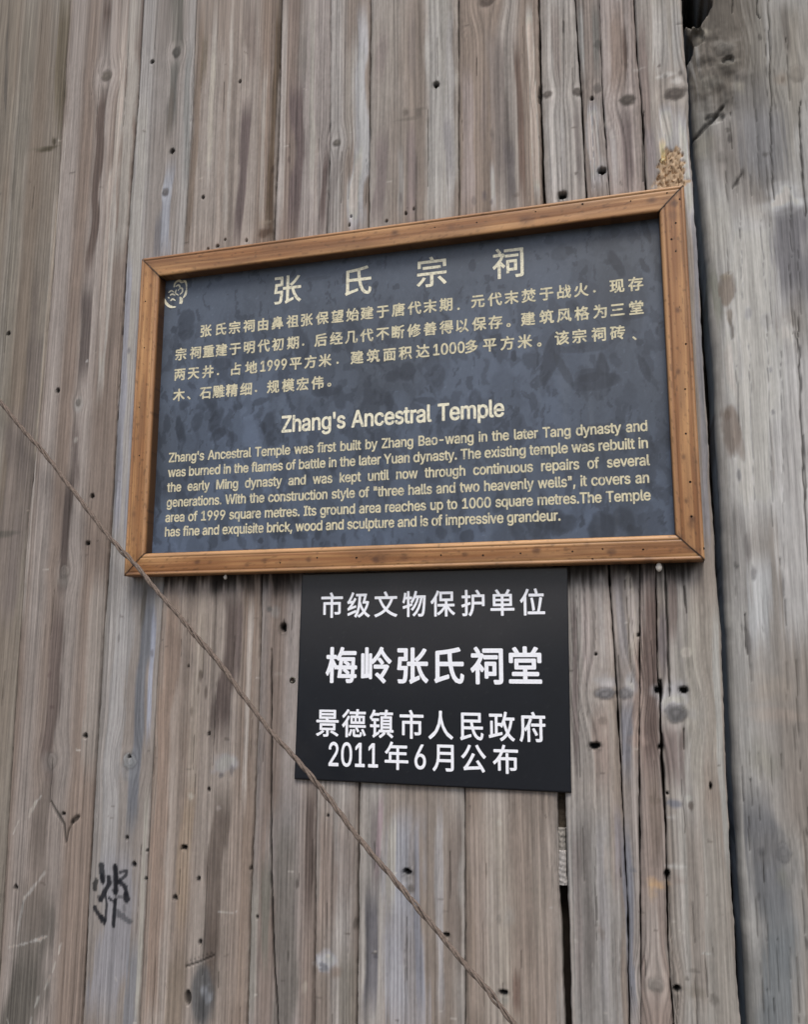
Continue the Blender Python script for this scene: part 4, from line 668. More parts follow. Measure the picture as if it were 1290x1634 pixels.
 (107, 190, [66,79,55,68,55,81,55,93,55,106,57,106,58,106,60,106,88,134,115,162,142,190,155,190,167,190,180,190,151,160,121,130,92,100,91,100,90,100,89,100,77,89], [36,0,26,0,26,85,26,170,26,254,36,254,47,254,57,254,57,170,57,85,57,0,47,0], [160,0,147,0,123,31,98,62,74,93,81,100,88,107,96,114,126,76,156,38,186,0,173,0]),
 (108, 95, [73,-1,70,-1,55,-1,44,3,37,10,30,18,26,28,26,42,26,113,26,184,26,254,36,254,47,254,57,254,57,186,57,118,57,49,57,41,58,35,60,31,62,28,67,26,73,26,76,26,78,26,80,26,82,27,83,27,85,27,87,19,88,10,90,1,88,1,85,0,81,0,77,-1]),
 (109, 305, [36,0,26,0,26,63,26,126,26,190,36,190,46,190,56,190,56,176,56,162,56,148,55,148,55,148,54,148,56,158,61,166,66,173,72,180,79,185,86,188,94,191,101,193,110,193,124,193,135,189,144,180,152,172,158,161,160,147,159,147,158,147,156,147,158,157,163,165,169,172,175,178,182,184,190,187,199,191,208,193,218,193,229,193,239,191,249,186,258,181,265,174,270,164,276,155,278,142,278,128,278,85,278,43,278,0,268,0,258,0,248,0,248,42,248,85,248,127,248,141,244,150,236,156,229,162,220,165,209,165,201,165,193,163,187,160,181,156,176,151,173,145,169,139,168,132,168,124,168,82,168,41,168,0,157,0,147,0,137,0,137,43,137,87,137,130,137,140,134,149,126,156,119,162,111,165,100,165,92,165,85,164,79,160,72,157,67,151,63,145,59,138,57,129,57,119,57,79,57,40,57,0,47,0]),
 (110, 205, [57,124,57,113,57,76,57,38,57,0,47,0,36,0,26,0,26,63,26,126,26,190,36,190,46,190,56,190,56,174,56,159,56,144,54,144,53,144,51,144,57,161,65,174,76,181,87,188,99,192,114,192,127,192,138,190,147,184,157,179,165,171,170,160,176,150,179,136,179,120,179,80,179,40,179,0,168,0,158,0,148,0,148,39,148,78,148,118,148,132,144,144,136,152,129,160,118,165,105,165,96,165,88,163,80,159,73,155,67,149,63,141,59,134]),
 (111, 208, [121,-4,104,-4,86,-4,71,0,58,8,45,16,35,28,28,43,21,57,17,74,17,94,17,114,21,131,28,146,35,160,45,172,58,180,71,188,86,192,104,192,121,192,136,188,149,180,162,172,172,160,180,146,187,131,191,114,191,94,191,74,187,57,180,43,172,28,162,16,149,8,136,0], [91,23,104,23,116,23,127,26,135,33,143,39,150,48,154,59,158,69,160,81,160,94,160,106,158,118,154,129,150,140,143,149,135,155,127,162,116,165,104,165,91,165,81,162,73,155,64,149,58,140,54,129,50,118,48,107,48,94,48,81,50,69,54,59,58,48,64,39,73,33,81,26]),
 (112, 212, [36,-71,26,-71,26,16,26,103,26,190,36,190,46,190,56,190,56,180,56,170,56,160,57,160,58,160,59,160,61,163,65,168,69,173,73,178,78,182,86,186,93,190,103,192,115,192,130,192,144,188,156,180,169,172,178,161,185,146,192,132,195,114,195,94,195,74,192,57,185,42,178,28,169,16,157,8,145,0,131,-4,115,-4,103,-4,94,-2,86,2,79,6,73,10,69,16,65,21,61,25,59,29,58,29,58,29,57,29,57,-4,57,-38,57,-71,47,-71], [99,23,110,23,122,23,132,27,140,33,148,39,154,48,158,58,162,69,164,81,164,95,164,108,162,120,158,131,154,141,148,150,140,156,132,162,122,165,110,165,98,165,89,162,81,156,73,150,67,142,62,131,58,121,56,109,56,95,56,81,58,68,63,58,67,47,73,38,81,32,89,26]),
 (113, 212, [186,16,186,-71,176,-71,166,-71,155,-71,155,-38,155,-4,155,29,155,29,154,29,153,29,151,25,148,21,143,16,139,10,133,6,126,2,119,-2,109,-4,98,-4,82,-4,68,0,56,8,44,16,34,28,27,42,20,57,17,74,17,94,17,114,21,132,27,146,34,161,44,172,56,180,68,188,82,192,98,192,110,192,119,190,126,186,134,182,139,178,144,173,148,168,151,163,153,160,154,160,155,160,156,160,156,170,156,180,156,190,166,190,176,190,186,190,186,103], [91,23,102,23,114,23,124,26,132,32,140,38,146,47,150,58,154,68,156,81,156,95,156,109,154,121,150,131,146,142,140,150,132,156,124,162,114,165,102,165,90,165,80,162,72,156,64,150,58,141,54,131,50,120,48,108,48,95,48,81,50,69,54,58,58,48,64,39,73,33,81,27]),
 (114, 130, [36,0,26,0,26,63,26,126,26,190,36,190,46,190,56,190,56,180,56,170,56,160,56,160,57,160,58,160,61,170,67,178,76,184,85,189,95,192,107,192,109,192,112,192,115,192,118,192,120,192,122,192,122,182,122,171,122,161,121,161,119,162,115,162,111,163,108,163,103,163,95,163,87,161,80,157,72,154,67,148,63,142,59,135,57,127,57,118,57,79,57,39,57,0,47,0]),
 (115, 182, [106,-4,91,-4,78,-4,66,-2,56,2,46,6,37,11,31,19,24,27,20,36,18,47,27,49,37,51,47,53,49,43,54,35,62,30,70,25,79,23,91,23,104,23,114,26,122,31,130,37,134,44,134,51,134,58,132,63,127,68,122,72,115,75,106,78,96,80,85,83,75,85,57,89,45,95,36,104,28,113,23,124,23,137,23,148,26,157,33,166,39,174,47,181,58,185,68,190,80,192,94,192,107,192,118,190,127,186,136,182,144,177,149,170,155,162,159,154,162,145,153,143,143,141,134,139,132,146,127,152,121,158,115,163,106,166,94,166,82,166,73,164,65,158,58,153,54,147,54,139,54,132,57,126,62,122,67,117,75,114,86,111,95,109,105,107,115,105,132,101,145,94,153,86,161,77,166,66,166,53,166,42,162,32,156,24,150,15,141,8,130,3,119,-2]),
 (116, 114, [69,190,102,190,102,181,102,172,102,164,69,164,36,164,3,164,3,172,3,181,3,190,36,190], [32,173,32,236,43,236,53,236,63,236,63,173,63,111,63,49,63,41,65,34,68,31,71,27,77,25,85,25,87,25,90,25,93,26,96,26,98,26,101,27,103,18,105,10,107,1,103,0,100,-1,96,-1,92,-2,88,-2,84,-2,68,-2,55,2,46,11,37,19,32,31,32,46,32,109]),
 (117, 205, [105,-3,91,-3,78,-3,67,0,57,5,48,11,40,19,35,29,29,40,26,53,26,69,26,110,26,150,26,190,36,190,47,190,57,190,57,150,57,111,57,72,57,57,61,46,68,37,76,29,87,25,100,25,109,25,117,27,125,31,132,35,137,41,142,48,146,56,148,65,148,76,148,114,148,152,148,190,158,190,168,190,179,190,179,126,179,63,179,0,169,0,159,0,149,0,149,15,149,31,149,46,151,46,152,46,154,46,148,28,139,16,129,8,118,1]),
 (118, 195, [92,0,81,0,57,63,33,126,9,190,20,190,31,190,42,190,56,152,69,115,83,78,87,66,90,55,93,43,96,32,100,21,103,10,99,10,96,10,92,10,95,21,98,32,101,43,104,55,108,66,112,78,125,115,139,152,152,190,164,190,175,190,186,190,162,126,137,63,113,0,103,0]),
 (119, 284, [79,0,69,0,50,63,30,126,11,190,22,190,33,190,44,190,51,162,59,134,67,107,70,95,73,83,77,68,80,54,84,38,88,21,86,21,84,21,82,21,86,37,89,53,93,67,96,82,100,95,103,107,111,134,118,162,126,190,137,190,147,190,158,190,166,162,173,134,181,107,184,95,187,82,191,68,194,54,198,38,201,21,199,21,197,21,196,21,199,38,203,53,206,68,210,82,213,95,217,107,225,134,232,162,240,190,251,190,262,190,272,190,253,126,234,63,215,0,205,0,194,0,184,0,176,29,168,57,159,86,157,95,155,104,152,112,150,121,148,131,145,140,143,150,141,159,138,169,141,169,143,169,145,169,143,159,141,150,138,140,136,131,134,121,131,112,129,103,126,94,124,86,116,57,108,29,99,0,89,0]),
 (120, 189, [22,0,10,0,36,36,61,73,86,109,86,101,86,93,86,86,62,120,38,155,14,190,26,190,38,190,50,190,58,177,66,165,74,153,80,144,85,135,90,127,94,118,99,111,104,103,98,103,93,103,88,103,93,111,97,118,101,127,105,135,110,144,117,153,125,165,133,177,141,190,152,190,164,190,176,190,152,155,128,119,104,84,104,92,104,99,104,107,129,71,154,36,179,0,167,0,155,0,143,0,134,14,125,28,115,43,109,52,104,60,100,68,96,76,91,84,86,91,92,91,97,91,102,91,98,84,93,76,89,68,85,60,80,52,74,43,65,28,55,14,46,0,34,0]),
 (121, 195, [26,-70,24,-69,26,-60,28,-52,31,-43,32,-43,34,-43,36,-44,42,-45,47,-45,52,-44,57,-44,61,-41,65,-37,69,-33,72,-26,75,-18,77,-12,79,-6,81,-1,57,63,33,126,9,190,20,190,31,190,42,190,56,152,69,115,83,78,87,66,90,55,93,43,96,32,99,21,103,10,99,10,95,10,92,10,95,21,98,32,101,43,104,55,108,66,112,78,126,115,139,152,153,190,164,190,175,190,186,190,158,117,130,44,102,-29,98,-39,94,-47,88,-54,83,-60,77,-65,70,-68,63,-71,55,-73,46,-73,41,-73,36,-72,32,-72,28,-71]),
]


# ------------------------------------------------------------------ ground
bx = poly_mesh('ground', [(-400, -400, 0), (400, -400, 0), (400, 400, 0), (-400, 400, 0)], [(0, 1, 2, 3)])
tag(link('ground', bx, M_GROUND), kind='structure')

# ------------------------------------------------------------------ plank wall
ZF0, ZF1 = at2(645, 1700)[1] - 0.02, at2(1000, -60)[1] + 0.03
ZTOP = 3.4
z_rows = np.concatenate([np.linspace(0.0, ZF0, 10)[:-1], np.arange(ZF0, ZF1, 0.0026), np.linspace(ZF1, ZTOP, 9)])
wall = empty('plank_wall', (0, 0, 0))
tag(wall, 'weathered grey-brown timber wall of upright planks behind both signs', 'wall')


def line_at(pts, y=0.0):
    P = sorted([at2(u, v, y) for u, v in pts], key=lambda p: p[1])
    return [p[1] for p in P], [p[0] for p in P]


def plank(Lp, Rp, gapL, gapR, base, seed, yoff=0.0, fine=True, thick=0.022, **kw):
    zL, xL = line_at(Lp); zR, xR = line_at(Rp)
    z = z_rows if fine else np.array([0.0, 0.7, 1.4, 2.0, 2.6, ZTOP])
    l = np.interp(z, zL, xL) + gapL * PX; r = np.interp(z, zR, xR) - gapR * PX
    if fine:
        l = l + 0.0007 * vn(z * 30, z * 0, seed + 90) + 0.0005 * vn(z * 110, z * 0, seed + 91)
        r = r + (0.0014 if seed == EDGE_SEED else 0.0) * sstep(0.1, 0.9, vn(z * 3.1, z * 0, seed + 97)) * fbm(z * 95, z * 0, seed + 94, 4) + 0.0007 * vn(z * 30, z * 0, seed + 92) + 0.0005 * vn(z * 110, z * 0, seed + 93)
        nc = max(10, int((r - l).mean() / 0.0013))
    else:
        nc = 14
    t = np.linspace(0, 1, nc)
    X = l[:, None] * (1 - t) + r[:, None] * t
    Z = np.repeat(z[:, None], nc, 1)
    w = Wood(X, Z, base, seed, knots=[k for k in KNOTS], **kw)
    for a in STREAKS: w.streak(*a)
    for a in BLOBS: w.blob(*a)
    for a in KNOTS: w.knot(*a)
    for a in CRACKS: w.crack(*a)
    for a in HOLES: w.hole(*(a if len(a) == 4 else (a[0], a[1], a[2], a[2])))
    for a in STROKES: w.stroke(*a)
    if seed == EDGE_SEED: splinter_patch(w)
    C = w.done()
    dl = (X - l[:, None]); dr = (r[:, None] - X)
    e = np.minimum(dl, dr)
    rnd = 0.0022 * np.exp(-e / 0.0016)
    cup = 0.0008 * np.cos((t - 0.5) * math.pi)[None, :]
    Yf = -yoff + w.h + rnd - cup + 0.0010 * vn(Z * 1.1, X * 3, seed + 95)
    # worn, slightly dirtier arrises
    C = C * (1 - 0.22 * np.exp(-e / 0.0018))[..., None]
    # side faces
    X = np.concatenate([X[:, :1], X, X[:, -1:]], 1); Z = np.concatenate([Z[:, :1], Z, Z[:, -1:]], 1)
    Y = np.concatenate([np.full((len(z), 1), thick - 0.001), Yf, np.full((len(z), 1), thick - 0.001)], 1)
    C = np.concatenate([C[:, :1] * 0.8, C, C[:, -1:] * 0.8], 1)
    o = link('plank', grid_mesh('plank', X, Y, Z, C), M_WOOD, wall)
    return o


for i, (Lp, Rp, gl, gr, base, yo, kw) in enumerate(PLANKS):
    plank(Lp, Rp, gl, gr, base, 3 + i * 7, yo, **kw)
# planks that carry on out of the picture on the left
x_left = at2(*PLANKS[0][0][0])[0]
for k in range(12):
    xa = at2(-60, 0)[0] - 0.02 - 0.15 * k
    me = None
    t = np.linspace(0, 1, 40); z = np.linspace(0, ZTOP, 60)
    X = np.repeat((xa - 0.148 + 0.146 * t)[None, :], 60, 0); Z = np.repeat(z[:, None], 40, 1)
    w = Wood(X, Z, (138, 128, 119), 300 + k * 7)
    Y = w.h + 0.002 * np.exp(-np.minimum(X - X[:, :1], X[:, -1:] - X) / 0.002) - 0.001 * (k % 3)
    C = w.done()
    X = np.concatenate([X[:, :1], X, X[:, -1:]], 1); Z = np.concatenate([Z[:, :1], Z, Z[:, -1:]], 1)
    Y = np.concatenate([np.full((60, 1), 0.02), Y, np.full((60, 1), 0.02)], 1); C = np.concatenate([C[:, :1], C, C[:, -1:]], 1)
    link('plank', grid_mesh('plank', X, Y, Z, C), M_WOOD, wall)


def box_mesh(name, x0, x1, y0, y1, z0, z1):
    v = [(x0, y0, z0), (x1, y0, z0), (x1, y1, z0), (x0, y1, z0), (x0, y0, z1), (x1, y0, z1), (x1, y1, z1), (x0, y1, z1)]
    return poly_mesh(name, v, [(0, 3, 2, 1), (4, 5, 6, 7), (0, 1, 5, 4), (1, 2, 6, 5), (2, 3, 7, 6), (3, 0, 4, 7)])


link('gap_shade_board', box_mesh('gap_shade_board', float(at2(1060, 800)[0]) + 0.001, 0.75, 0.15, 0.17, 0.0, ZTOP), M_BACK, wall)  # added dark sheet, so the gap beside the post reads as unlit depth
link('gap_shade_board', box_mesh('gap_shade_board', -3.0, float(at2(1060, 800)[0]), 0.036, 0.056, 0.0, ZTOP), M_BACK, wall)  # added dark sheet behind the planks, standing in for interior shade

# wood scraps wedged in the slit under the black plate
def scrap(u0, u1, v0, v1, yf, base, seed):
    x0, zb = at2(u0, v1, yf); x1, zt = at2(u1, v0, yf)
    nr, nc = 50, 14
    t = np.linspace(0, 1, nc); z = np.linspace(zb, zt, nr)
    X = np.repeat((x0 + (x1 - x0) * t)[None, :], nr, 0); Z = np.repeat(z[:, None], nc, 1)
    X = X + 0.0012 * vn(Z * 80, Z * 0, seed)
    Zs = Z + 0.25 * (X - x0)
    rib = np.sin(Zs / 0.0075 * 2 * math.pi + 1.2 * vn(Z * 60, X * 60, seed))
    Y = yf - 0.0003 * rib + 0.0008 * vn(X * 900, Z * 300, seed) + 0.003 * np.abs(t - 0.5)[None, :] ** 2 * 4
    c = lin(base) * (0.80 + 0.05 * rib[..., None] + 0.22 * vn(X * 700, Z * 300, seed + 1)[..., None])
    edge = np.full((nr, 1), yf + 0.018)
    X = np.concatenate([X[:, :1], X, X[:, -1:]], 1); Z = np.concatenate([Z[:, :1], Z, Z[:, -1:]], 1)
    Y = np.concatenate([edge, Y, edge], 1); c = np.concatenate([c[:, :1], c, c[:, -1:]], 1)
    X = np.concatenate([X[:1], X, X[-1:]], 0); Z = np.concatenate([Z[:1], Z, Z[-1:]], 0)
    Y = np.concatenate([Y[:1] * 0 + yf + 0.018, Y, Y[-1:] * 0 + yf + 0.018], 0); c = np.concatenate([c[:1], c, c[-1:]], 0)
    return link('wood_scrap', grid_mesh('wood_scrap', X, Y, Z, np.clip(c, 0.01, 1)), M_SCRAP, wall)


scrap(888, 904, 1228, 1322, 0.016, (78, 70, 60), 401)
scrap(889, 903, 1322, 1356, 0.006, (150, 146, 140), 402)
scrap(889.5, 903.5, 1358, 1412, 0.001, (172, 168, 164), 403)

# pale splinters standing off the torn patch above the frame corner
rs = np.random.RandomState(5)
for k in range(40):
    u = 1046 + rs.rand() * 44; v = 243 + rs.rand() * 50
    if abs(u - 1068) > 10 + (v - 240) * 0.35: continue
    p = at(u, v, 0.0); a = rs.uniform(-0.6, 0.6) + (1.57 if rs.rand() < 0.35 else 0); L = rs.uniform(0.002, 0.007); wd = rs.uniform(0.0003, 0.0008)
    dx, dz = math.sin(a) * L, math.cos(a) * L
    nx, nz = math.cos(a) * wd, -math.sin(a) * wd
    y0, y1 = -0.002, -0.003 - rs.uniform(0.0, 0.003)
    V = [(p[0] - nx, y0, p[2] - nz), (p[0] + nx, y0, p[2] + nz), (p[0] + dx, y1, p[2] + dz), (p[0], y0 - 0.0015, p[2]), (p[0] + dx * .5, y0 + 0.001, p[2] + dz * .5)]
    link('splinter', poly_mesh('splinter', V, [(0, 3, 2), (3, 1, 2), (0, 2, 4), (1, 4, 2), (0, 4, 1), (0, 1, 3)]), M_SPLINT, wall)

# ------------------------------------------------------------------ timber post at the right
POST_Y = 0.010
zl, xl = line_at(POST_EDGE, POST_Y)
zr = z_rows
edge = np.interp(zr, zl, xl) + 0.0010 * vn(zr * 12, zr * 0, 501) + 0.0006 * vn(zr * 60, zr * 0, 502)
RAD = 0.014; RDY = 0.022; WID = 0.40
# cross-section by arc length: back-left, round corner, flat face, round corner, back-right
s1 = np.linspace(0.13, RDY, 10)[:-1]                    # left flank (depth behind face)
ang = np.linspace(0, math.pi / 2, 26)
sec = [(0.0, d) for d in s1] + [(RAD - RAD * math.cos(a), RDY - RDY * math.sin(a)) for a in ang]
sec += [(x, 0.0) for x in np.arange(RAD + 0.0018, 0.20, 0.0018)]
sec += [(x, 0.0) for x in np.linspace(0.20, WID - RAD, 30)[1:]]
sec += [(WID - RAD + RAD * math.sin(a), RAD - RAD * math.cos(a)) for a in ang[1:]] + [(WID, d) for d in np.linspace(RAD, 0.10, 6)[1:]]
sec = np.array(sec)
X = edge[:, None] + sec[None, :, 0]; Z = np.repeat(zr[:, None], len(sec), 1)
D = np.repeat(sec[None, :, 1], len(zr), 0)
pw = Wood(X + 0.5 * np.minimum(D, 0.03), Z, (149, 146, 141), 601, period=0.0085, contrast=0.66, wander=0.006, y=POST_Y, flute=0.3,
          knots=POST_KNOTS)
for a in POST_STREAKS: pw.streak(*a)
for a in POST_BLOBS: pw.blob(*a)
for a in POST_CRACKS: pw.crack(*a)
for a in POST_KNOTS: pw.knot(*a)
C = pw.done()
Y = POST_Y + D + pw.h + 0.0022 * fbm(Z * 2.2, X * 6, 77, 3) + 0.0008 * fbm(X * 80, Z * 14, 78, 3)
# gnarled hollows near the top of the post
def hollow(u, v, ru, rv, dep, rough=0.3, dark=0.0):
    global Y, C
    kx, kz = at2(u, v, POST_Y)
    d = np.hypot((X - kx) / (ru * PX), (Z - kz) / (rv * PX)) + rough * fbm(X * 110, Z * 90, 83, 3)
    a = 1 - sstep(0.78, 1.08, d)
    Y = Y + dep * a
    C = C * (1 - dark * a)[..., None]  # colour darkened too, for the shade inside the hollows
for hcfg in POST_HOLLOWS: hollow(*hcfg)
gx, gz = at2(1140, 110, POST_Y)
gm = np.exp(-(((X - gx) / 0.045) ** 2 + ((Z - gz) / 0.075) ** 2))
Y = Y - gm * (0.006 * fbm(X * 55, Z * 40, 91, 4))
C = C * (1 + gm * 0.22 * fbm(X * 70 + 3 * vn(Z * 20, X * 20, 93), Z * 35, 92, 4))[..., None]
post = link('timber_post', grid_mesh('timber_post', X, Y, Z, np.clip(C, 0.004, 0.9)), M_POST)
tag(post, 'thick weathered grey timber post with a dark hollow notch, right of the plank wall', 'post')

# planks beyond the post, outside the picture
for k in range(6):
    xa = float(edge.mean()) + 0.42 + 0.15 * k
    t = np.linspace(0, 1, 40); z = np.linspace(0, ZTOP, 60)
    X = np.repeat((xa + 0.146 * t)[None, :], 60, 0); Z = np.repeat(z[:, None], 40, 1)
    w = Wood(X, Z, (146, 140, 132), 400 + k * 7)
    Cc = w.done(); Yy = w.h
    X = np.concatenate([X[:, :1], X, X[:, -1:]], 1); Z = np.concatenate([Z[:, :1], Z, Z[:, -1:]], 1)
    Yy = np.concatenate([np.full((60, 1), 0.02), Yy, np.full((60, 1), 0.02)], 1); Cc = np.concatenate([Cc[:, :1], Cc, Cc[:, -1:]], 1)
    link('plank', grid_mesh('plank', X, Yy, Z, Cc), M_WOOD, wall)

# ------------------------------------------------------------------ glyphs
# outlines of the plain sans letters: (character code, advance, contours of handle / point / handle coordinates), in 1/500 em
G = {chr(g[0]): g[1:] for g in GLYPHS}
from mathutils.geometry import delaunay_2d_cdt
_gc = {}


def _curve_to_mesh(cu):
    o = bpy.data.objects.new('tmp_glyph', cu)
    COL.objects.link(o)
    dg = bpy.context.evaluated_depsgraph_get()
    me = bpy.data.meshes.new_from_object(o.evaluated_get(dg))
    V = np.array([v.co[:2] for v in me.vertices]).reshape(-1, 2); Fc = [tuple(p.vertices) for p in me.polygons]
    bpy.data.objects.remove(o); bpy.data.curves.remove(cu); bpy.data.meshes.remove(me)
    return V, Fc


def latin(ch, off):
    k = (ch, off)
    if k not in _gc:
        parts = G[ch]
        adv = parts[0] / 500.0
        vs = []; es = []; loops = []
        for sp in parts[1:]:
            m = len(sp) // 6; q = [a / 500.0 for a in sp]; lp = []
            for i in range(m):
                a = q[i * 6:i * 6 + 6]; b = q[(i + 1) % m * 6:(i + 1) % m * 6 + 6]
                p0, p1, p2, p3 = a[2:4], a[4:6], b[0:2], b[2:4]
                flat = abs((p1[0] - p0[0]) * (p3[1] - p0[1]) - (p1[1] - p0[1]) * (p3[0] - p0[0])) + abs((p2[0] - p0[0]) * (p3[1] - p0[1]) - (p2[1] - p0[1]) * (p3[0] - p0[0])) < 2e-4
                nn = 1 if flat else 5
                for t_ in range(nn):
                    t = t_ / nn; r = 1 - t
                    lp.append([r ** 3 * p0[c] + 3 * r * r * t * p1[c] + 3 * r * t * t * p2[c] + t ** 3 * p3[c] for c in (0, 1)])
            n0 = len(vs); vs += lp; es += [(n0 + i, n0 + (i + 1) % len(lp)) for i in range(len(lp))]; loops.append(np.array(lp))
        cv, ce, cf, _a, _b, _c = delaunay_2d_cdt([Vector(p) for p in vs], es, [], 0, 1e-5)
        V = np.array([tuple(p) for p in cv]); Fc = []
        for f in cf:
            c = V[list(f)].mean(0); wn_ = 0
            for L in loops:
                A_, B_ = L, np.roll(L, -1, 0)
                cr = (B_[:, 0] - A_[:, 0]) * (c[1] - A_[:, 1]) - (c[0] - A_[:, 0]) * (B_[:, 1] - A_[:, 1])
                wn_ += int(((A_[:, 1] <= c[1]) & (B_[:, 1] > c[1]) & (cr > 0)).sum()) - int(((A_[:, 1] > c[1]) & (B_[:, 1] <= c[1]) & (cr < 0)).sum())
            if wn_ != 0: Fc.append(tuple(f))
        _gc[k] = (V, Fc, adv)
    return _gc[k]


def cjk(ch, off):
    k = ('c', ch, off)
    if k not in _gc:
        cu = bpy.data.curves.new('tmp_glyph', 'FONT'); cu.body = ch; cu.resolution_u = 4; cu.offset = off
        V, Fc = _curve_to_mesh(cu)
        _gc[k] = (V, Fc, 0.96)
    return _gc[k]


class Ink:
    """flat print: each character or word becomes a part of its own, made bolder by overlapping prints a hair apart"""
    def __init__(s): s.items = []; s.open = None
    def start(s): s.open = []; s.items.append(s.open)
    def add(s, V, Fc, x, z, sx, sz, new=True):
        if new or s.open is None: s.start()
        s.open.append((np.stack([x + V[:, 0] * sx, z + V[:, 1] * sz], 1), Fc))
    def build(s, name, y, mat, parent, bold=0.0):
        sh = [(0, 0)] if bold <= 0 else [(0, 0)] + [(bold * math.cos(a * math.pi / 4), bold * math.sin(a * math.pi / 4)) for a in range(8)]
        for it in s.items:
            V = []; Fs = []
            for k, (dx, dz) in enumerate(sh):
                for P, Fc in it:
                    n = len(V)
                    V += [(a + dx, y - 0.00005 - 0.00002 * k, b + dz) for a, b in P]
                    for f in Fc:
                        a = sum(P[f[i]][0] * P[f[(i + 1) % len(f)]][1] - P[f[(i + 1) % len(f)]][0] * P[f[i]][1] for i in range(len(f)))
                        f = tuple(i + n for i in f)
                        Fs.append(f if a > 0 else tuple(reversed(f)))
            link(name, poly_mesh(name, V, Fs), mat, parent)


def cjk_row(ink, chars, y, size, aspect, off, zc=None, vs=None):
    """chars: [(char, u[, v])]; centres are given as photo pixels, or one height zc for the whole row"""
    for c in chars:
        ch, u = c[0], c[1]
        V, Fc, adv = cjk(ch, off)
        cx = (V[:, 0].max() + V[:, 0].min()) / 2; cz = (V[:, 1].max() + V[:, 1].min()) / 2
        if len(c) > 2:
            x, z = at2(u, c[2], y); k = 0.8
            ink.add(V, Fc, x - cx * size * k, z - cz * size * k, size * k, size * k)
        else:
            # find x on the row height by walking from the pixel column
            v = 800.0
            for _ in range(6):
                x, z = at2(u, v, y)
                v += (z - zc) * 1080
            ink.add(V, Fc, x - cx * size * aspect, zc - (0.37) * size, size * aspect, size)


def latin_words(ink, text, u0, v0, u1, v1, y, size, sx, off, track=0.0):
    """justify words between the left baseline pixel and the right one"""
    x0, z0 = at2(u0, v0, y); x1, z1 = at2(u1, v1, y)
    zb = (z0 + z1) / 2
    words = text.split(' ')
    wid = []
    for w in words:
        wid.append(sum(latin(c, off)[2] for c in w) * size * sx + track * size * (len(w) - 1))
    if len(words) > 1:
        gap = (x1 - x0 - sum(wid)) / (len(words) - 1)
    else: gap = 0
    x = x0
    for w, ww in zip(words, wid):
        ink.start()
        for c in w:
            V, Fc, adv = latin(c, off)
            ink.add(V, Fc, x, zb, size * sx, size, new=False)
            x += adv * size * sx + track * size
        x += gap - track * size
    return gap

# ------------------------------------------------------------------ framed sign
YF = -0.028; YP = -0.006
c0 = [at2(*p, YF) for p in ((228.5, 411), (1090, 296), (1128, 895), (194, 918))]
SX0, SX1 = (c0[0][0] + c0[3][0]) / 2, (c0[1][0] + c0[2][0]) / 2
SZ1, SZ0 = (c0[0][1] + c0[1][1]) / 2, (c0[2][1] + c0[3][1]) / 2
RW = 0.0375
sign = empty('framed_sign', ((SX0 + SX1) / 2, 0, SZ0))
tag(sign, 'large dusty blue-black sign board in an orange-brown wooden frame, nailed to the plank wall', 'sign')


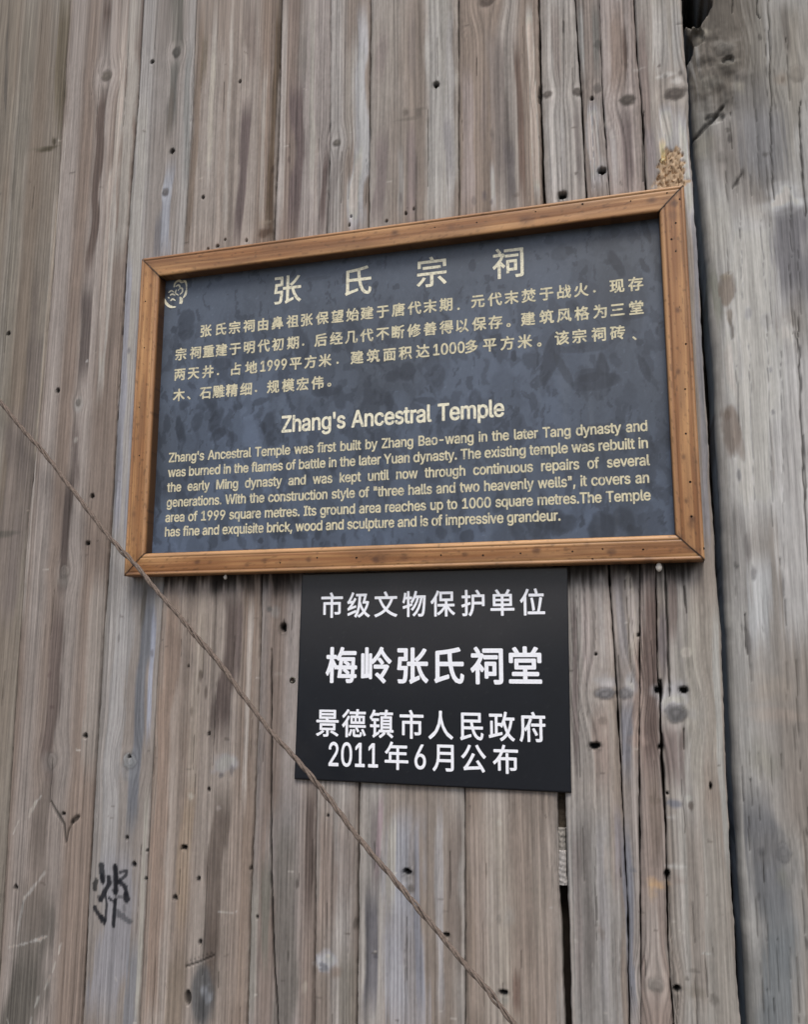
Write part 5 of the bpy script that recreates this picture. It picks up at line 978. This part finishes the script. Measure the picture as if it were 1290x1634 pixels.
def rail(p0, p1, seed, side='x'):
    """p0->p1 outer corners going round; inside is to the left of the direction of travel seen from the front"""
    p0 = np.array(p0); p1 = np.array(p1); L = np.linalg.norm(p1 - p0); d = (p1 - p0) / L
    nrm = np.array([-d[1], d[0]])
    H = -YF
    prof = [(0.0, 0.0015), (0.0, H - 0.010), (0.0, H - 0.003), (0.0006, H - 0.001), (0.0018, H), (0.0034, H + 0.0002), (0.0048, H - 0.0002), (0.0058, H - 0.0010), (0.0068, H - 0.0006)]
    prof += [(t, H - 0.0004) for t in np.linspace(0.008, RW - 0.0100, 15)]
    prof += [(RW - 0.0090, H - 0.0006), (RW - 0.0080, H - 0.0016), (RW - 0.0070, H - 0.0006), (RW - 0.0054, H - 0.0008), (RW - 0.0030, H - 0.0012), (RW - 0.0012, H - 0.0028), (RW - 0.0003, H - 0.0060), (RW, H - 0.010), (RW, 0.004)]
    if side == 't': prof[24:] = [(RW - 0.0062, H - 0.0004), (RW - 0.0040, H - 0.0004), (RW - 0.0020, H - 0.0005), (RW - 0.0008, H - 0.0012), (RW, H - 0.0028), (RW, H - 0.008), (RW, 0.004)]
    prof = np.array(prof)
    n = int(L / 0.0024)
    S = np.linspace(0, 1, n)
    T = prof[:, 0]
    lo = T + 0.0006; hi = L - T - 0.0006
    SS = lo[None, :] + (hi - lo)[None, :] * S[:, None]
    TT = np.repeat(T[None, :], n, 0)
    X = p0[0] + d[0] * SS + nrm[0] * TT; Z = p0[1] + d[1] * SS + nrm[1] * TT
    g = TT + 0.0022 * vn(SS * 3.5, TT * 0, seed) + 0.0009 * vn(SS * 14, TT * 50, seed + 1)
    kn = []
    r = np.random.RandomState(seed)
    col = np.empty(X.shape + (3,))
    a1 = np.clip(0.5 + 0.55 * vn(g / 0.0075, SS * 1.6, seed + 2) + 0.35 * vn(g / 0.0022, SS * 4, seed + 3) + 0.45 * fbm(SS * 7, TT * 30, seed + 8, 3), 0, 1)
    col = lin((186, 143, 96)) * (1 - a1[..., None]) + lin((128, 86, 50)) * a1[..., None]
    col *= (1 + 0.12 * vn(g / 0.0010, SS * 22, seed + 4) + 0.10 * fbm(SS * 30, TT * 120, seed + 5, 3))[..., None]
    h = 0.00015 * vn(g / 0.002, SS * 6, seed + 3)
    # paler beads, darker groove
    prof_d = np.gradient(prof[:, 1])
    groove = np.exp(-((T - 0.0058) / 0.0010) ** 2) + (side != 't') * np.exp(-((T - (RW - 0.0080)) / 0.0011) ** 2)
    col *= (1 - 0.25 * groove)[None, :, None]
    bead = np.exp(-((T - 0.003) / 0.0015) ** 2) + (side != 't') * np.exp(-((T - (RW - 0.0045)) / 0.002) ** 2)
    col = col * (1 - 0.25 * bead[None, :, None]) + lin((205, 165, 130)) * 0.25 * bead[None, :, None]
    col[:, -3:] *= 0.30                      # inner flank darkened in colour to imitate recess shade
    # mitre dirt
    ed = np.minimum(SS - lo[None, :], hi[None, :] - SS)
    col *= (1 - 0.8 * np.exp(-(ed / 0.0014) ** 2))[..., None]
    for (u, v, ru, st) in RAIL_KNOTS:
        kx, kz = at2(u, v, YF)
        dd = np.hypot((X - kx) * (1.0 if abs(d[0]) > 0.5 else 1.3), (Z - kz) * (1.3 if abs(d[0]) > 0.5 else 1.0)) / (ru * PX) + 0.3 * fbm(X * 150, Z * 150, seed + 6, 3)
        a = (1 - sstep(0.2, 1.2, dd)) * st
        col = col * (1 - a[..., None]) + lin((72, 44, 28)) * a[..., None]
    # wear and stain blotches
    er = np.minimum(TT, RW - TT)
    ew = np.exp(-(er / 0.0035) ** 2) * np.clip(0.35 + 0.6 * fbm(SS * 18, TT * 40, seed + 15, 3), 0, 1)
    col = col * (1 - 0.42 * ew[..., None]) + lin((98, 68, 44)) * 0.42 * ew[..., None]
    sc_ = sstep(0.62, 0.8, vn(SS * 160, TT * 420, seed + 17)); col *= (1 - 0.35 * sc_)[..., None]
    mi = np.exp(-(ed / 0.010) ** 2) * np.clip(0.3 + fbm(X * 120, Z * 120, seed + 19, 3), 0, 1); col *= (1 - 0.4 * mi)[..., None]
    bl = sstep(0.05, 0.5, fbm(SS * 9 + 40, TT * 50, seed + 11, 4)) * 0.38
    col = col * (1 - bl[..., None]) + lin((112, 82, 56)) * bl[..., None]
    Y = -(prof[:, 1][None, :] + h)
    Y = np.repeat(Y, 1, 0) if Y.shape[0] == n else Y
    o = link('frame_rail', grid_mesh('frame_rail', X, np.broadcast_to(Y, X.shape).copy(), Z, np.clip(col * 1.10, 0.01, 0.9)), M_FRAME, sign)
    return o


# counter-clockwise seen from the front, so the inside is on the left
rails = {}
rails['bottom'] = rail((SX0, SZ0), (SX1, SZ0), 711, 'b')
rails['right'] = rail((SX1, SZ0), (SX1, SZ1), 723, 'r')
rails['top'] = rail((SX1, SZ1), (SX0, SZ1), 735, 't')
rails['left'] = rail((SX0, SZ1), (SX0, SZ0), 747, 'l')

# nail heads in the rails
def disc(name, x, y, z, r, th, mat, parent, seg=10, slot=False):
    V = []; Fc = []
    for j, (rr, yy) in enumerate(((r, y), (r, y - th * 0.6), (r * 0.7, y - th))):
        for i in range(seg):
            a = 2 * math.pi * i / seg
            V.append((x + rr * math.cos(a), yy, z + rr * math.sin(a)))
    for j in range(2):
        for i in range(seg):
            k = (i + 1) % seg
            Fc.append((j * seg + i, (j + 1) * seg + i, (j + 1) * seg + k, j * seg + k))
    Fc.append(tuple(2 * seg + i for i in range(seg)))
    me = poly_mesh(name, V, Fc, True)
    me.validate()
    return link(name, me, mat, parent)


for (rl, u, v, r) in NAILS:
    x, z = at2(u, v, YF)
    o = disc('nail', x, YF + 0.0012, z, r * PX, 0.0009, M_NAIL, rails[rl], 8)

# panel
px0, px1, pz0, pz1 = SX0 + RW - 0.004, SX1 - RW + 0.004, SZ0 + RW - 0.004, SZ1 - RW + 0.004
nx, nz = int((px1 - px0) / 0.0017), int((pz1 - pz0) / 0.0017)
X, Z = np.meshgrid(np.linspace(px0, px1, nx), np.linspace(pz0, pz1, nz))
U = (X - px0) / (px1 - px0); V_ = (Z - pz0) / (pz1 - pz0)
lo_c, hi_c = lin((66, 75, 88)), lin((94, 108, 130))
base = np.clip(0.5 + 0.7 * fbm(X * 9, Z * 6, 801, 3), 0, 1)
blue = sstep(0.9, 0.0, V_)        # the board colour is bluer and paler low down
c = lo_c * (1 - base[..., None]) + hi_c * base[..., None]
c = c * (1 - 0.6 * (1 - blue[..., None])) + lin((76, 82, 89)) * 0.6 * (1 - blue[..., None])
dens = 0.62 * sstep(0.95, 0.35, V_) + 0.25 * sstep(0.75, 1.0, U) + 0.12
wx = X + 0.010 * fbm(X * 30, Z * 30, 811, 2) + 0.12 * (Z - pz0) * 0.3
wz = Z + 0.012 * fbm(X * 26, Z * 26, 813, 2) + 0.004 * fbm(X * 130, Z * 110, 815, 3)
wx = wx + 0.004 * fbm(X * 120, Z * 140, 817, 3)
def patches(scx, scz, thr, sh, seed):
    f = fbm(wx * scx, wz * scz, seed, 3, 0.45)
    return sstep(thr, thr + sh, f)
p1 = patches(24, 13, 0.06, 0.20, 821) * sstep(0.10, 0.45, dens)
p2 = patches(60, 30, 0.24, 0.13, 823) * sstep(0.05, 0.35, dens)
p3 = patches(42, 24, 0.20, 0.14, 825) * sstep(0.0, 0.3, dens) 
p4 = patches(120, 45, 0.42, 0.06, 827)
dark = lin((36, 42, 52))
for p, st in ((p1, 0.24), (p2, 0.40), (p3, 0.26), (p4, 0.5)):
    # drips: patch weakens at its rim so that the edge reads as a dried outline
    c = c * (1 - st * p[..., None]) + dark * st * p[..., None]
for (u, v, ru, rv, st, sl) in PANEL_STAINS:
    kx, kz = at2(u, v, YP); ru *= PX; rv *= PX
    dz = Z - kz; dx = X - kx + sl * dz
    d = np.hypot(dx / ru, dz / rv) + 0.55 * fbm(X / ru * 0.9 + ru * 900, Z / rv * 0.7 , 841, 4)
    a = (1 - sstep(0.68, 1.10, d)) * st
    c = c * (1 - a[..., None]) + dark * a[..., None]
    rim = np.exp(-((d - 1.0) / 0.10) ** 2) * 0.10
    c = c * (1 + rim[..., None])
# pale dust drift lines and specks
c *= (1 + 0.07 * fbm(X * 120, Z * 70, 851, 3) + 0.05 * vn(X * 500, Z * 300, 853))[..., None]
dr = sstep(0.1, 0.7, fbm(X * 75, Z * 7, 857, 4)) * sstep(-0.2, 0.5, fbm(X * 6, Z * 5, 858, 2))
c = c * (1 - 0.16 * dr[..., None]) + lin((120, 130, 142)) * 0.16 * dr[..., None]
sp = vn(X * 330, Z * 330, 855)
c = c * (1 + 0.35 * sstep(0.86, 0.95, sp))[..., None]
Y = np.full(X.shape, YP)
panel = link('panel', grid_mesh('panel', X, Y, Z, np.clip(c, 0.01, 0.6)), M_PANEL, sign)

YT = YP - 0.0001
def ZC(u, v): return at2(u, v, YT)[1]
ink = Ink(); cjk_row(ink, [('张', 459.5), ('氏', 572), ('宗', 689), ('祠', 811)], YT, 0.0545, 1.0, 0.0, zc=ZC(459.5, 462)); ink.build('character', YT, M_CREAM, panel, 0.0006)
BODY = [
 (ZC(329, 528), '张:329 氏:353 宗:374.5 祠:397.5 由:420 鼻:443 祖:467 张:490 保:514.5 望:538.7 始:563 建:586 于:611 唐:636 代:661.7 末:686.7 期:712 元:763 代:790 末:816.7 焚:844 于:872.7 战:900.7 火:928 现:985 存:1015', [('．', 732, 493), ('．', 949, 465)]),
 (ZC(288.7, 565.5), '宗:288.7 祠:312 重:333 建:353.5 于:375.5 明:398 代:421 初:443.5 期:467.7 后:512 经:537 几:561 代:585.5 不:611 断:635.5 修:661 善:686.7 得:712.7 以:738 保:765 存:791 建:843 筑:872.7 风:900.7 格:929 为:958 三:986 堂:1016', [('．', 484, 550), ('。', 812, 519)]),
 (ZC(287, 597.5), '两:287 天:309 井:332 占:377 地:401 平:472 方:495.5 米:519 建:570 筑:596 面:622 积:647 达:675 多:753 平:782 方:810 米:838 该:897 宗:925 祠:956 砖:986', [('．', 348, 597), ('．', 539, 579), ('。', 861, 550), ('、', 1013, 540)]),
 (ZC(285.7, 630.5), '木:285.7 石:328 雕:349 精:370 细:392.7 规:436 模:460 宏:483 伟:507', [('、', 301.5, 635), ('．', 408.7, 624), ('。', 525.7, 614)]),
]
for zc, s, pn in BODY:
    ink = Ink()
    cjk_row(ink, [(q[0], float(q[2:])) for q in s.split(' ')] , YT, 0.0232, 0.98, 0.0, zc=zc)
    cjk_row(ink, pn, YT, 0.0232, 1.0, 0.0)
    if '两' in s:
        z9 = zc - 0.0085
        for (ua, ub, t) in ((414, 459, '1999'), (690, 743, '1000')):
            v = 580.0
            for _ in range(6):
                x, z = at2(ua, v, YT); v += (z - z9) * 1080
            v2 = 560.0
            for _ in range(6):
                x2, z2 = at2(ub, v2, YT); v2 += (z2 - z9) * 1080
            nat = sum(latin(q, 0.0)[2] for q in t)
            sx = (x2 - x) / nat
            ink.start()
            for q in t:
                Vg, Fg, ad = latin(q, 0.0); ink.add(Vg, Fg, x, z9, sx, 0.0350, new=(q is t[0] and False)); x += ad * sx
    ink.build('character', YT, M_GOLD, panel, 0.0006)

ink = Ink(); latin_words(ink, "Zhang's Ancestral Temple", 448.5, 689, 806, 665, YT, 0.0530, 0.84, 0.0, -0.016); ink.build('word', YT, M_CREAM, panel, 0.0009)
ENG = [
 ("Zhang's Ancestral Temple was first built by Zhang Bao-wang in the later Tang dynasty and", 269, 733.8, 1035, 691.6),
 ("was burned in the flames of battle in the later Yuan dynasty. The existing temple was rebuilt in", 268, 757.3, 1036, 719),
 ("the early Ming dynasty and was kept until now through continuous repairs of several", 267, 781.2, 1037.8, 746.5),
 ("generations. With the construction style of \"three halls and two heavenly wells\", it covers an", 265.6, 804.8, 1038, 775),
 ("area of 1999 square metres. Its ground area reaches up to 1000 square metres.The Temple", 263.7, 828.6, 1039.8, 803),
 ("has fine and exquisite brick, wood and sculpture and is of impressive grandeur.", 262.3, 852.8, 896, 834),
]
for t, a, b_, c_, d_ in ENG:
    ink = Ink(); gp = latin_words(ink, t, a, b_, c_, d_, YT, 0.0305, 0.865, 0.0, -0.013)
    ink.build('word', YT, M_GOLD, panel, 0.00052)

# brush emblem at the top left of the board
def ribbon(ink, pts, w, y):
    P = [at2(u, v, y) for u, v in pts]
    Q = []
    for i in range(len(P) - 1):
        for k in range(4):
            t = k / 4; p0 = P[max(i - 1, 0)]; p1 = P[i]; p2 = P[i + 1]; p3 = P[min(i + 2, len(P) - 1)]
            Q.append(tuple(0.5 * ((2 * p1[j]) + (-p0[j] + p2[j]) * t + (2 * p0[j] - 5 * p1[j] + 4 * p2[j] - p3[j]) * t * t + (-p0[j] + 3 * p1[j] - 3 * p2[j] + p3[j]) * t ** 3) for j in (0, 1)))
    Q.append(P[-1])
    V = []; n = len(Q)
    for i, q in enumerate(Q):
        a = Q[max(i - 1, 0)]; b = Q[min(i + 1, n - 1)]
        dx, dz = b[0] - a[0], b[1] - a[1]; l = math.hypot(dx, dz) + 1e-9
        t = i / (n - 1); ww = 0.5 * w * PX * (0.35 + 0.65 * math.sin(math.pi * min(1, max(0, t * 0.9 + 0.08))))
        V += [(q[0] - dz / l * ww, q[1] + dx / l * ww), (q[0] + dz / l * ww, q[1] - dx / l * ww)]
    Fc = [(2 * i, 2 * i + 1, 2 * i + 3, 2 * i + 2) for i in range(n - 1)]
    ink.add(np.array(V), Fc, 0, 0, 1, 1, new=False)


ink = Ink()
for pts, w in EMBLEM: ribbon(ink, pts, w, YT)
ink.build('emblem', YT, M_CREAM, panel)

# ------------------------------------------------------------------ black plate
YB = -0.0052
q = [at2(*p, YB) for p in ((482, 922), (906, 912), (912, 1265), (470, 1243))]
plate = empty('black_plate', ((q[0][0] + q[1][0]) / 2, 0, q[2][1]))
tag(plate, 'smaller plain black plate with white characters, hung just under the framed sign', 'sign')
TL = np.array((q[0][0], SZ0 - 0.0015)); TR = np.array((q[1][0], SZ0 - 0.0015)); BR = np.array(q[2]); BL = np.array(q[3])
n1, n2 = 150, 120
a = np.linspace(0, 1, n1)[None, :]; b = np.linspace(0, 1, n2)[:, None]
X = (BL[0] * (1 - a) + BR[0] * a) * (1 - b) + (TL[0] * (1 - a) + TR[0] * a) * b
Z = (BL[1] * (1 - a) + BR[1] * a) * (1 - b) + (TL[1] * (1 - a) + TR[1] * a) * b
c = np.empty(X.shape + (3,)); c[:] = lin((22, 26, 33))
c *= (1 + 0.12 * fbm(X * 12, Z * 9, 901, 4) + 0.08 * vn(X * 300, Z * 260, 903))[..., None]
dust_sheen = sstep(0.2, 0.9, fbm(X * 8, Z * 6, 905, 4)) * 0.08 + 0.16 * sstep(0.35, 1.0, b + 0.15 * fbm(X * 7, Z * 7, 906, 3))  # thin dust, plus a sky-reflection haze painted towards the top
c = c * (1 - dust_sheen[..., None]) + lin((105, 100, 98)) * dust_sheen[..., None]
sp = sstep(0.88, 0.96, vn(X * 260, Z * 260, 907)); c = c * (1 - 0.03 * sp[..., None]) + lin((150, 148, 145)) * 0.03 * sp[..., None]
Y = YB - 0.0006 * np.sin(a * 3.1416) * np.ones_like(b)
yb = YB + 0.0028
X = np.pad(X, 1, mode='edge'); Z = np.pad(Z, 1, mode='edge'); Y = np.pad(Y, 1, constant_values=yb)
c = np.pad(c, ((1, 1), (1, 1), (0, 0)), mode='edge')
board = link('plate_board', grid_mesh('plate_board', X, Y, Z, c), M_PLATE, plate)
YBT = YB - 0.0007
def ZB(u, v): return at2(u, v, YBT)[1]
L1 = [('市', 530), ('级', 572.5), ('文', 616), ('物', 661), ('保', 707), ('护', 755), ('单', 802), ('位', 850)]
L2 = [('梅', 545), ('岭', 601), ('张', 659), ('氏', 717), ('祠', 777), ('堂', 838.5)]
L3 = [('景', 522.6), ('德', 565), ('镇', 609), ('市', 657), ('人', 703.6), ('民', 753), ('政', 801), ('府', 850)]
L4 = [('年', 633), ('月', 707.4), ('公', 756), ('布', 807)]
for ln, zc, sz, asp, off in ((L1, ZB(690, 963.5), 0.0415, 0.93, 0.006), (L2, ZB(690, 1062), 0.0570, 0.92, 0.034), (L3, ZB(690, 1157), 0.0440, 0.90, 0.006)):
    ink = Ink(); cjk_row(ink, ln, YBT, sz, asp, 0.0, zc=zc); ink.build('character', YBT, M_WHITE, board, 0.0012 if off > 0.02 else 0.0006)
ink = Ink(); zc = ZB(690, 1208); cjk_row(ink, L4, YBT, 0.0425, 0.92, 0.0, zc=zc)
for ua, ub, t in ((522, 606, '2011'), (659, 683, '6')):
    z9 = ZB(ua, 1222 if ua < 600 else 1224)
    x = at2(ua, 1222, YBT)[0]; x2 = at2(ub, 1222, YBT)[0]
    nat = sum(latin(qq, 0.0)[2] for qq in t); sx = (x2 - x) / nat
    ink.start()
    for qq in t:
        Vg, Fg, ad = latin(qq, 0.0); ink.add(Vg, Fg, x, zc - 0.0170, sx, 0.0670, new=False); x += ad * sx
ink.build('character', YBT, M_WHITE, board, 0.0006)

# ------------------------------------------------------------------ screw beside the plate
x, z = at2(467, 1085, -0.001)
scr = disc('screw', x, -0.0005, z, 0.0052, 0.0016, M_SCREW, wall, 16)
for ang_ in (0.5, 0.5 + math.pi / 2):
    ca, sa = math.cos(ang_), math.sin(ang_); hl, hw = 0.0034, 0.0005
    V = [(x + ca * s1_ * hl - sa * s2_ * hw, -0.00225, z + sa * s1_ * hl + ca * s2_ * hw) for s1_, s2_ in ((-1, -1), (1, -1), (1, 1), (-1, 1))]
    o = link('screw_slot', poly_mesh('screw_slot', V, [(0, 1, 2, 3)]), M_NAIL, scr)

# ------------------------------------------------------------------ pale cocoons under the frame
for (u, v, r, lab) in ((360, 920, 3.2, 'tiny pale insect cocoon under the left part of the frame, near the cord'), (1052, 905, 5.0, 'small pale insect cocoon hanging under the right end of the frame')):
    x, z = at2(u, v, -0.018)
    V = []; Fc = []; n_ = 10
    for j in range(7):
        ph = math.pi * j / 6
        for i in range(n_):
            a_ = 2 * math.pi * i / n_
            k = 1 + 0.18 * float(vn(i * 0.9, j * 0.8, 950))
            V.append((x + r * PX * 0.9 * k * math.sin(ph) * math.cos(a_), -0.018 + r * PX * 0.8 * k * math.sin(ph) * math.sin(a_), SZ0 - 0.001 + r * PX * (-1.2 + 1.3 * math.cos(ph))))
    for j in range(6):
        for i in range(n_):
            Fc.append((j * n_ + i, j * n_ + (i + 1) % n_, (j + 1) * n_ + (i + 1) % n_, (j + 1) * n_ + i))
    me = poly_mesh('insect_cocoon', V, Fc, True); me.validate()
    tag(link('insect_cocoon', me, M_COCOON), lab, 'cocoon')

# ------------------------------------------------------------------ slack cord crossing in front
RP = ROPE
pts = []
nR = len(RP)
for i, (u, v) in enumerate(RP):
    t = (v - 640) / 1000.0
    y = -0.040 - 0.035 * t
    pts.append(at(u, v, y))
pts = np.array(pts)
d0 = pts[0] - pts[2]; d0 /= np.linalg.norm(d0)
top_end = pts[0] + d0 * 0.75; top_end[1] = -0.002
d1 = pts[-1] - pts[-3]; d1 /= np.linalg.norm(d1)
kk = pts[-1][2] / -d1[2]
bot = pts[-1] + d1 * kk; bot[1] = -0.30; bot[2] = 0.004
path = np.concatenate([[top_end], [pts[0] * .5 + top_end * .5 + np.array([0, 0, -0.002])], pts, [pts[-1] * 0.5 + bot * 0.5], [bot]])
seg = np.linalg.norm(np.diff(path, axis=0), axis=1); cl = np.concatenate([[0], np.cumsum(seg)])
N = int(cl[-1] / 0.0022)
tt = np.linspace(0, cl[-1], N)
ctr = np.stack([np.interp(tt, cl, path[:, j]) for j in range(3)], 1)
ker = np.hanning(27); ker /= ker.sum()
pad = 13
ctr = np.stack([np.convolve(np.concatenate([np.full(pad, ctr[0, j]), ctr[:, j], np.full(pad, ctr[-1, j])]), ker, 'valid') for j in range(3)], 1)
ctr[:, 0] += 0.0009 * vn(tt * 26, tt * 0, 970); ctr[:, 2] += 0.0009 * vn(tt * 26, tt * 0, 971)
tan = np.gradient(ctr, axis=0); tan /= np.linalg.norm(tan, axis=1)[:, None]
e1 = np.cross(tan, np.array([0, 1.0, 0])); e1 /= np.linalg.norm(e1, axis=1)[:, None]; e2 = np.cross(tan, e1)
loose = np.zeros(N)
for (u, v, wd) in ROPE_LOOSE:
    p = at(u, v, -0.06); k = np.argmin(np.hypot(ctr[:, 0] - p[0], ctr[:, 2] - p[2])); loose += np.exp(-((tt - tt[k]) / wd) ** 2)
cord = empty('slack_cord', tuple(map(float, ctr[-1])))
tag(cord, 'thin grey-brown twisted cord stretched diagonally across the wall in front of the frame corner', 'cord')
sw = tt * 2 * math.pi / 0.075 + 1.5 * vn(tt * 6, tt * 0, 975)
for k in range(3):
    ph = sw + k * 2 * math.pi / 3
    hr = 0.00180 * (1 + 0.25 * vn(tt * 20, tt * 0, 977 + k)) + 0.0016 * loose * (k != 0)
    sr = 0.00215 * (1 + 0.16 * vn(tt * 35, tt * 0, 980 + k)) * (1 - 0.15 * loose)
    c_ = ctr + e1 * (hr * np.cos(ph))[:, None] + e2 * (hr * np.sin(ph))[:, None]
    M = 8
    A = np.linspace(0, 2 * math.pi, M, endpoint=False)
    R_ = sr[:, None] * (1 + 0.10 * vn(np.repeat(tt[:, None], M, 1) * 120, np.repeat(A[None], N, 0) * 2, 985 + k))
    V = c_[:, None, :] + e1[:, None, :] * (R_ * np.cos(A))[..., None] + e2[:, None, :] * (R_ * np.sin(A))[..., None]
    idx = np.arange(N * M).reshape(N, M); nxt = np.roll(idx, -1, 1)
    Q = np.stack([idx[:-1], nxt[:-1], nxt[1:], idx[1:]], -1).reshape(-1, 4)
    link('strand', mesh_np('strand', V.reshape(-1, 3), Q), M_ROPE, cord)
pg = link('peg', box_mesh('peg', bot[0] - 0.012, bot[0] + 0.012, bot[1] - 0.012, bot[1] + 0.012, -0.05, 0.05), M_BACK, cord)
nl = disc('hook_nail', float(top_end[0]), 0.0, float(top_end[2]), 0.005, 0.008, M_NAIL, cord, 10)
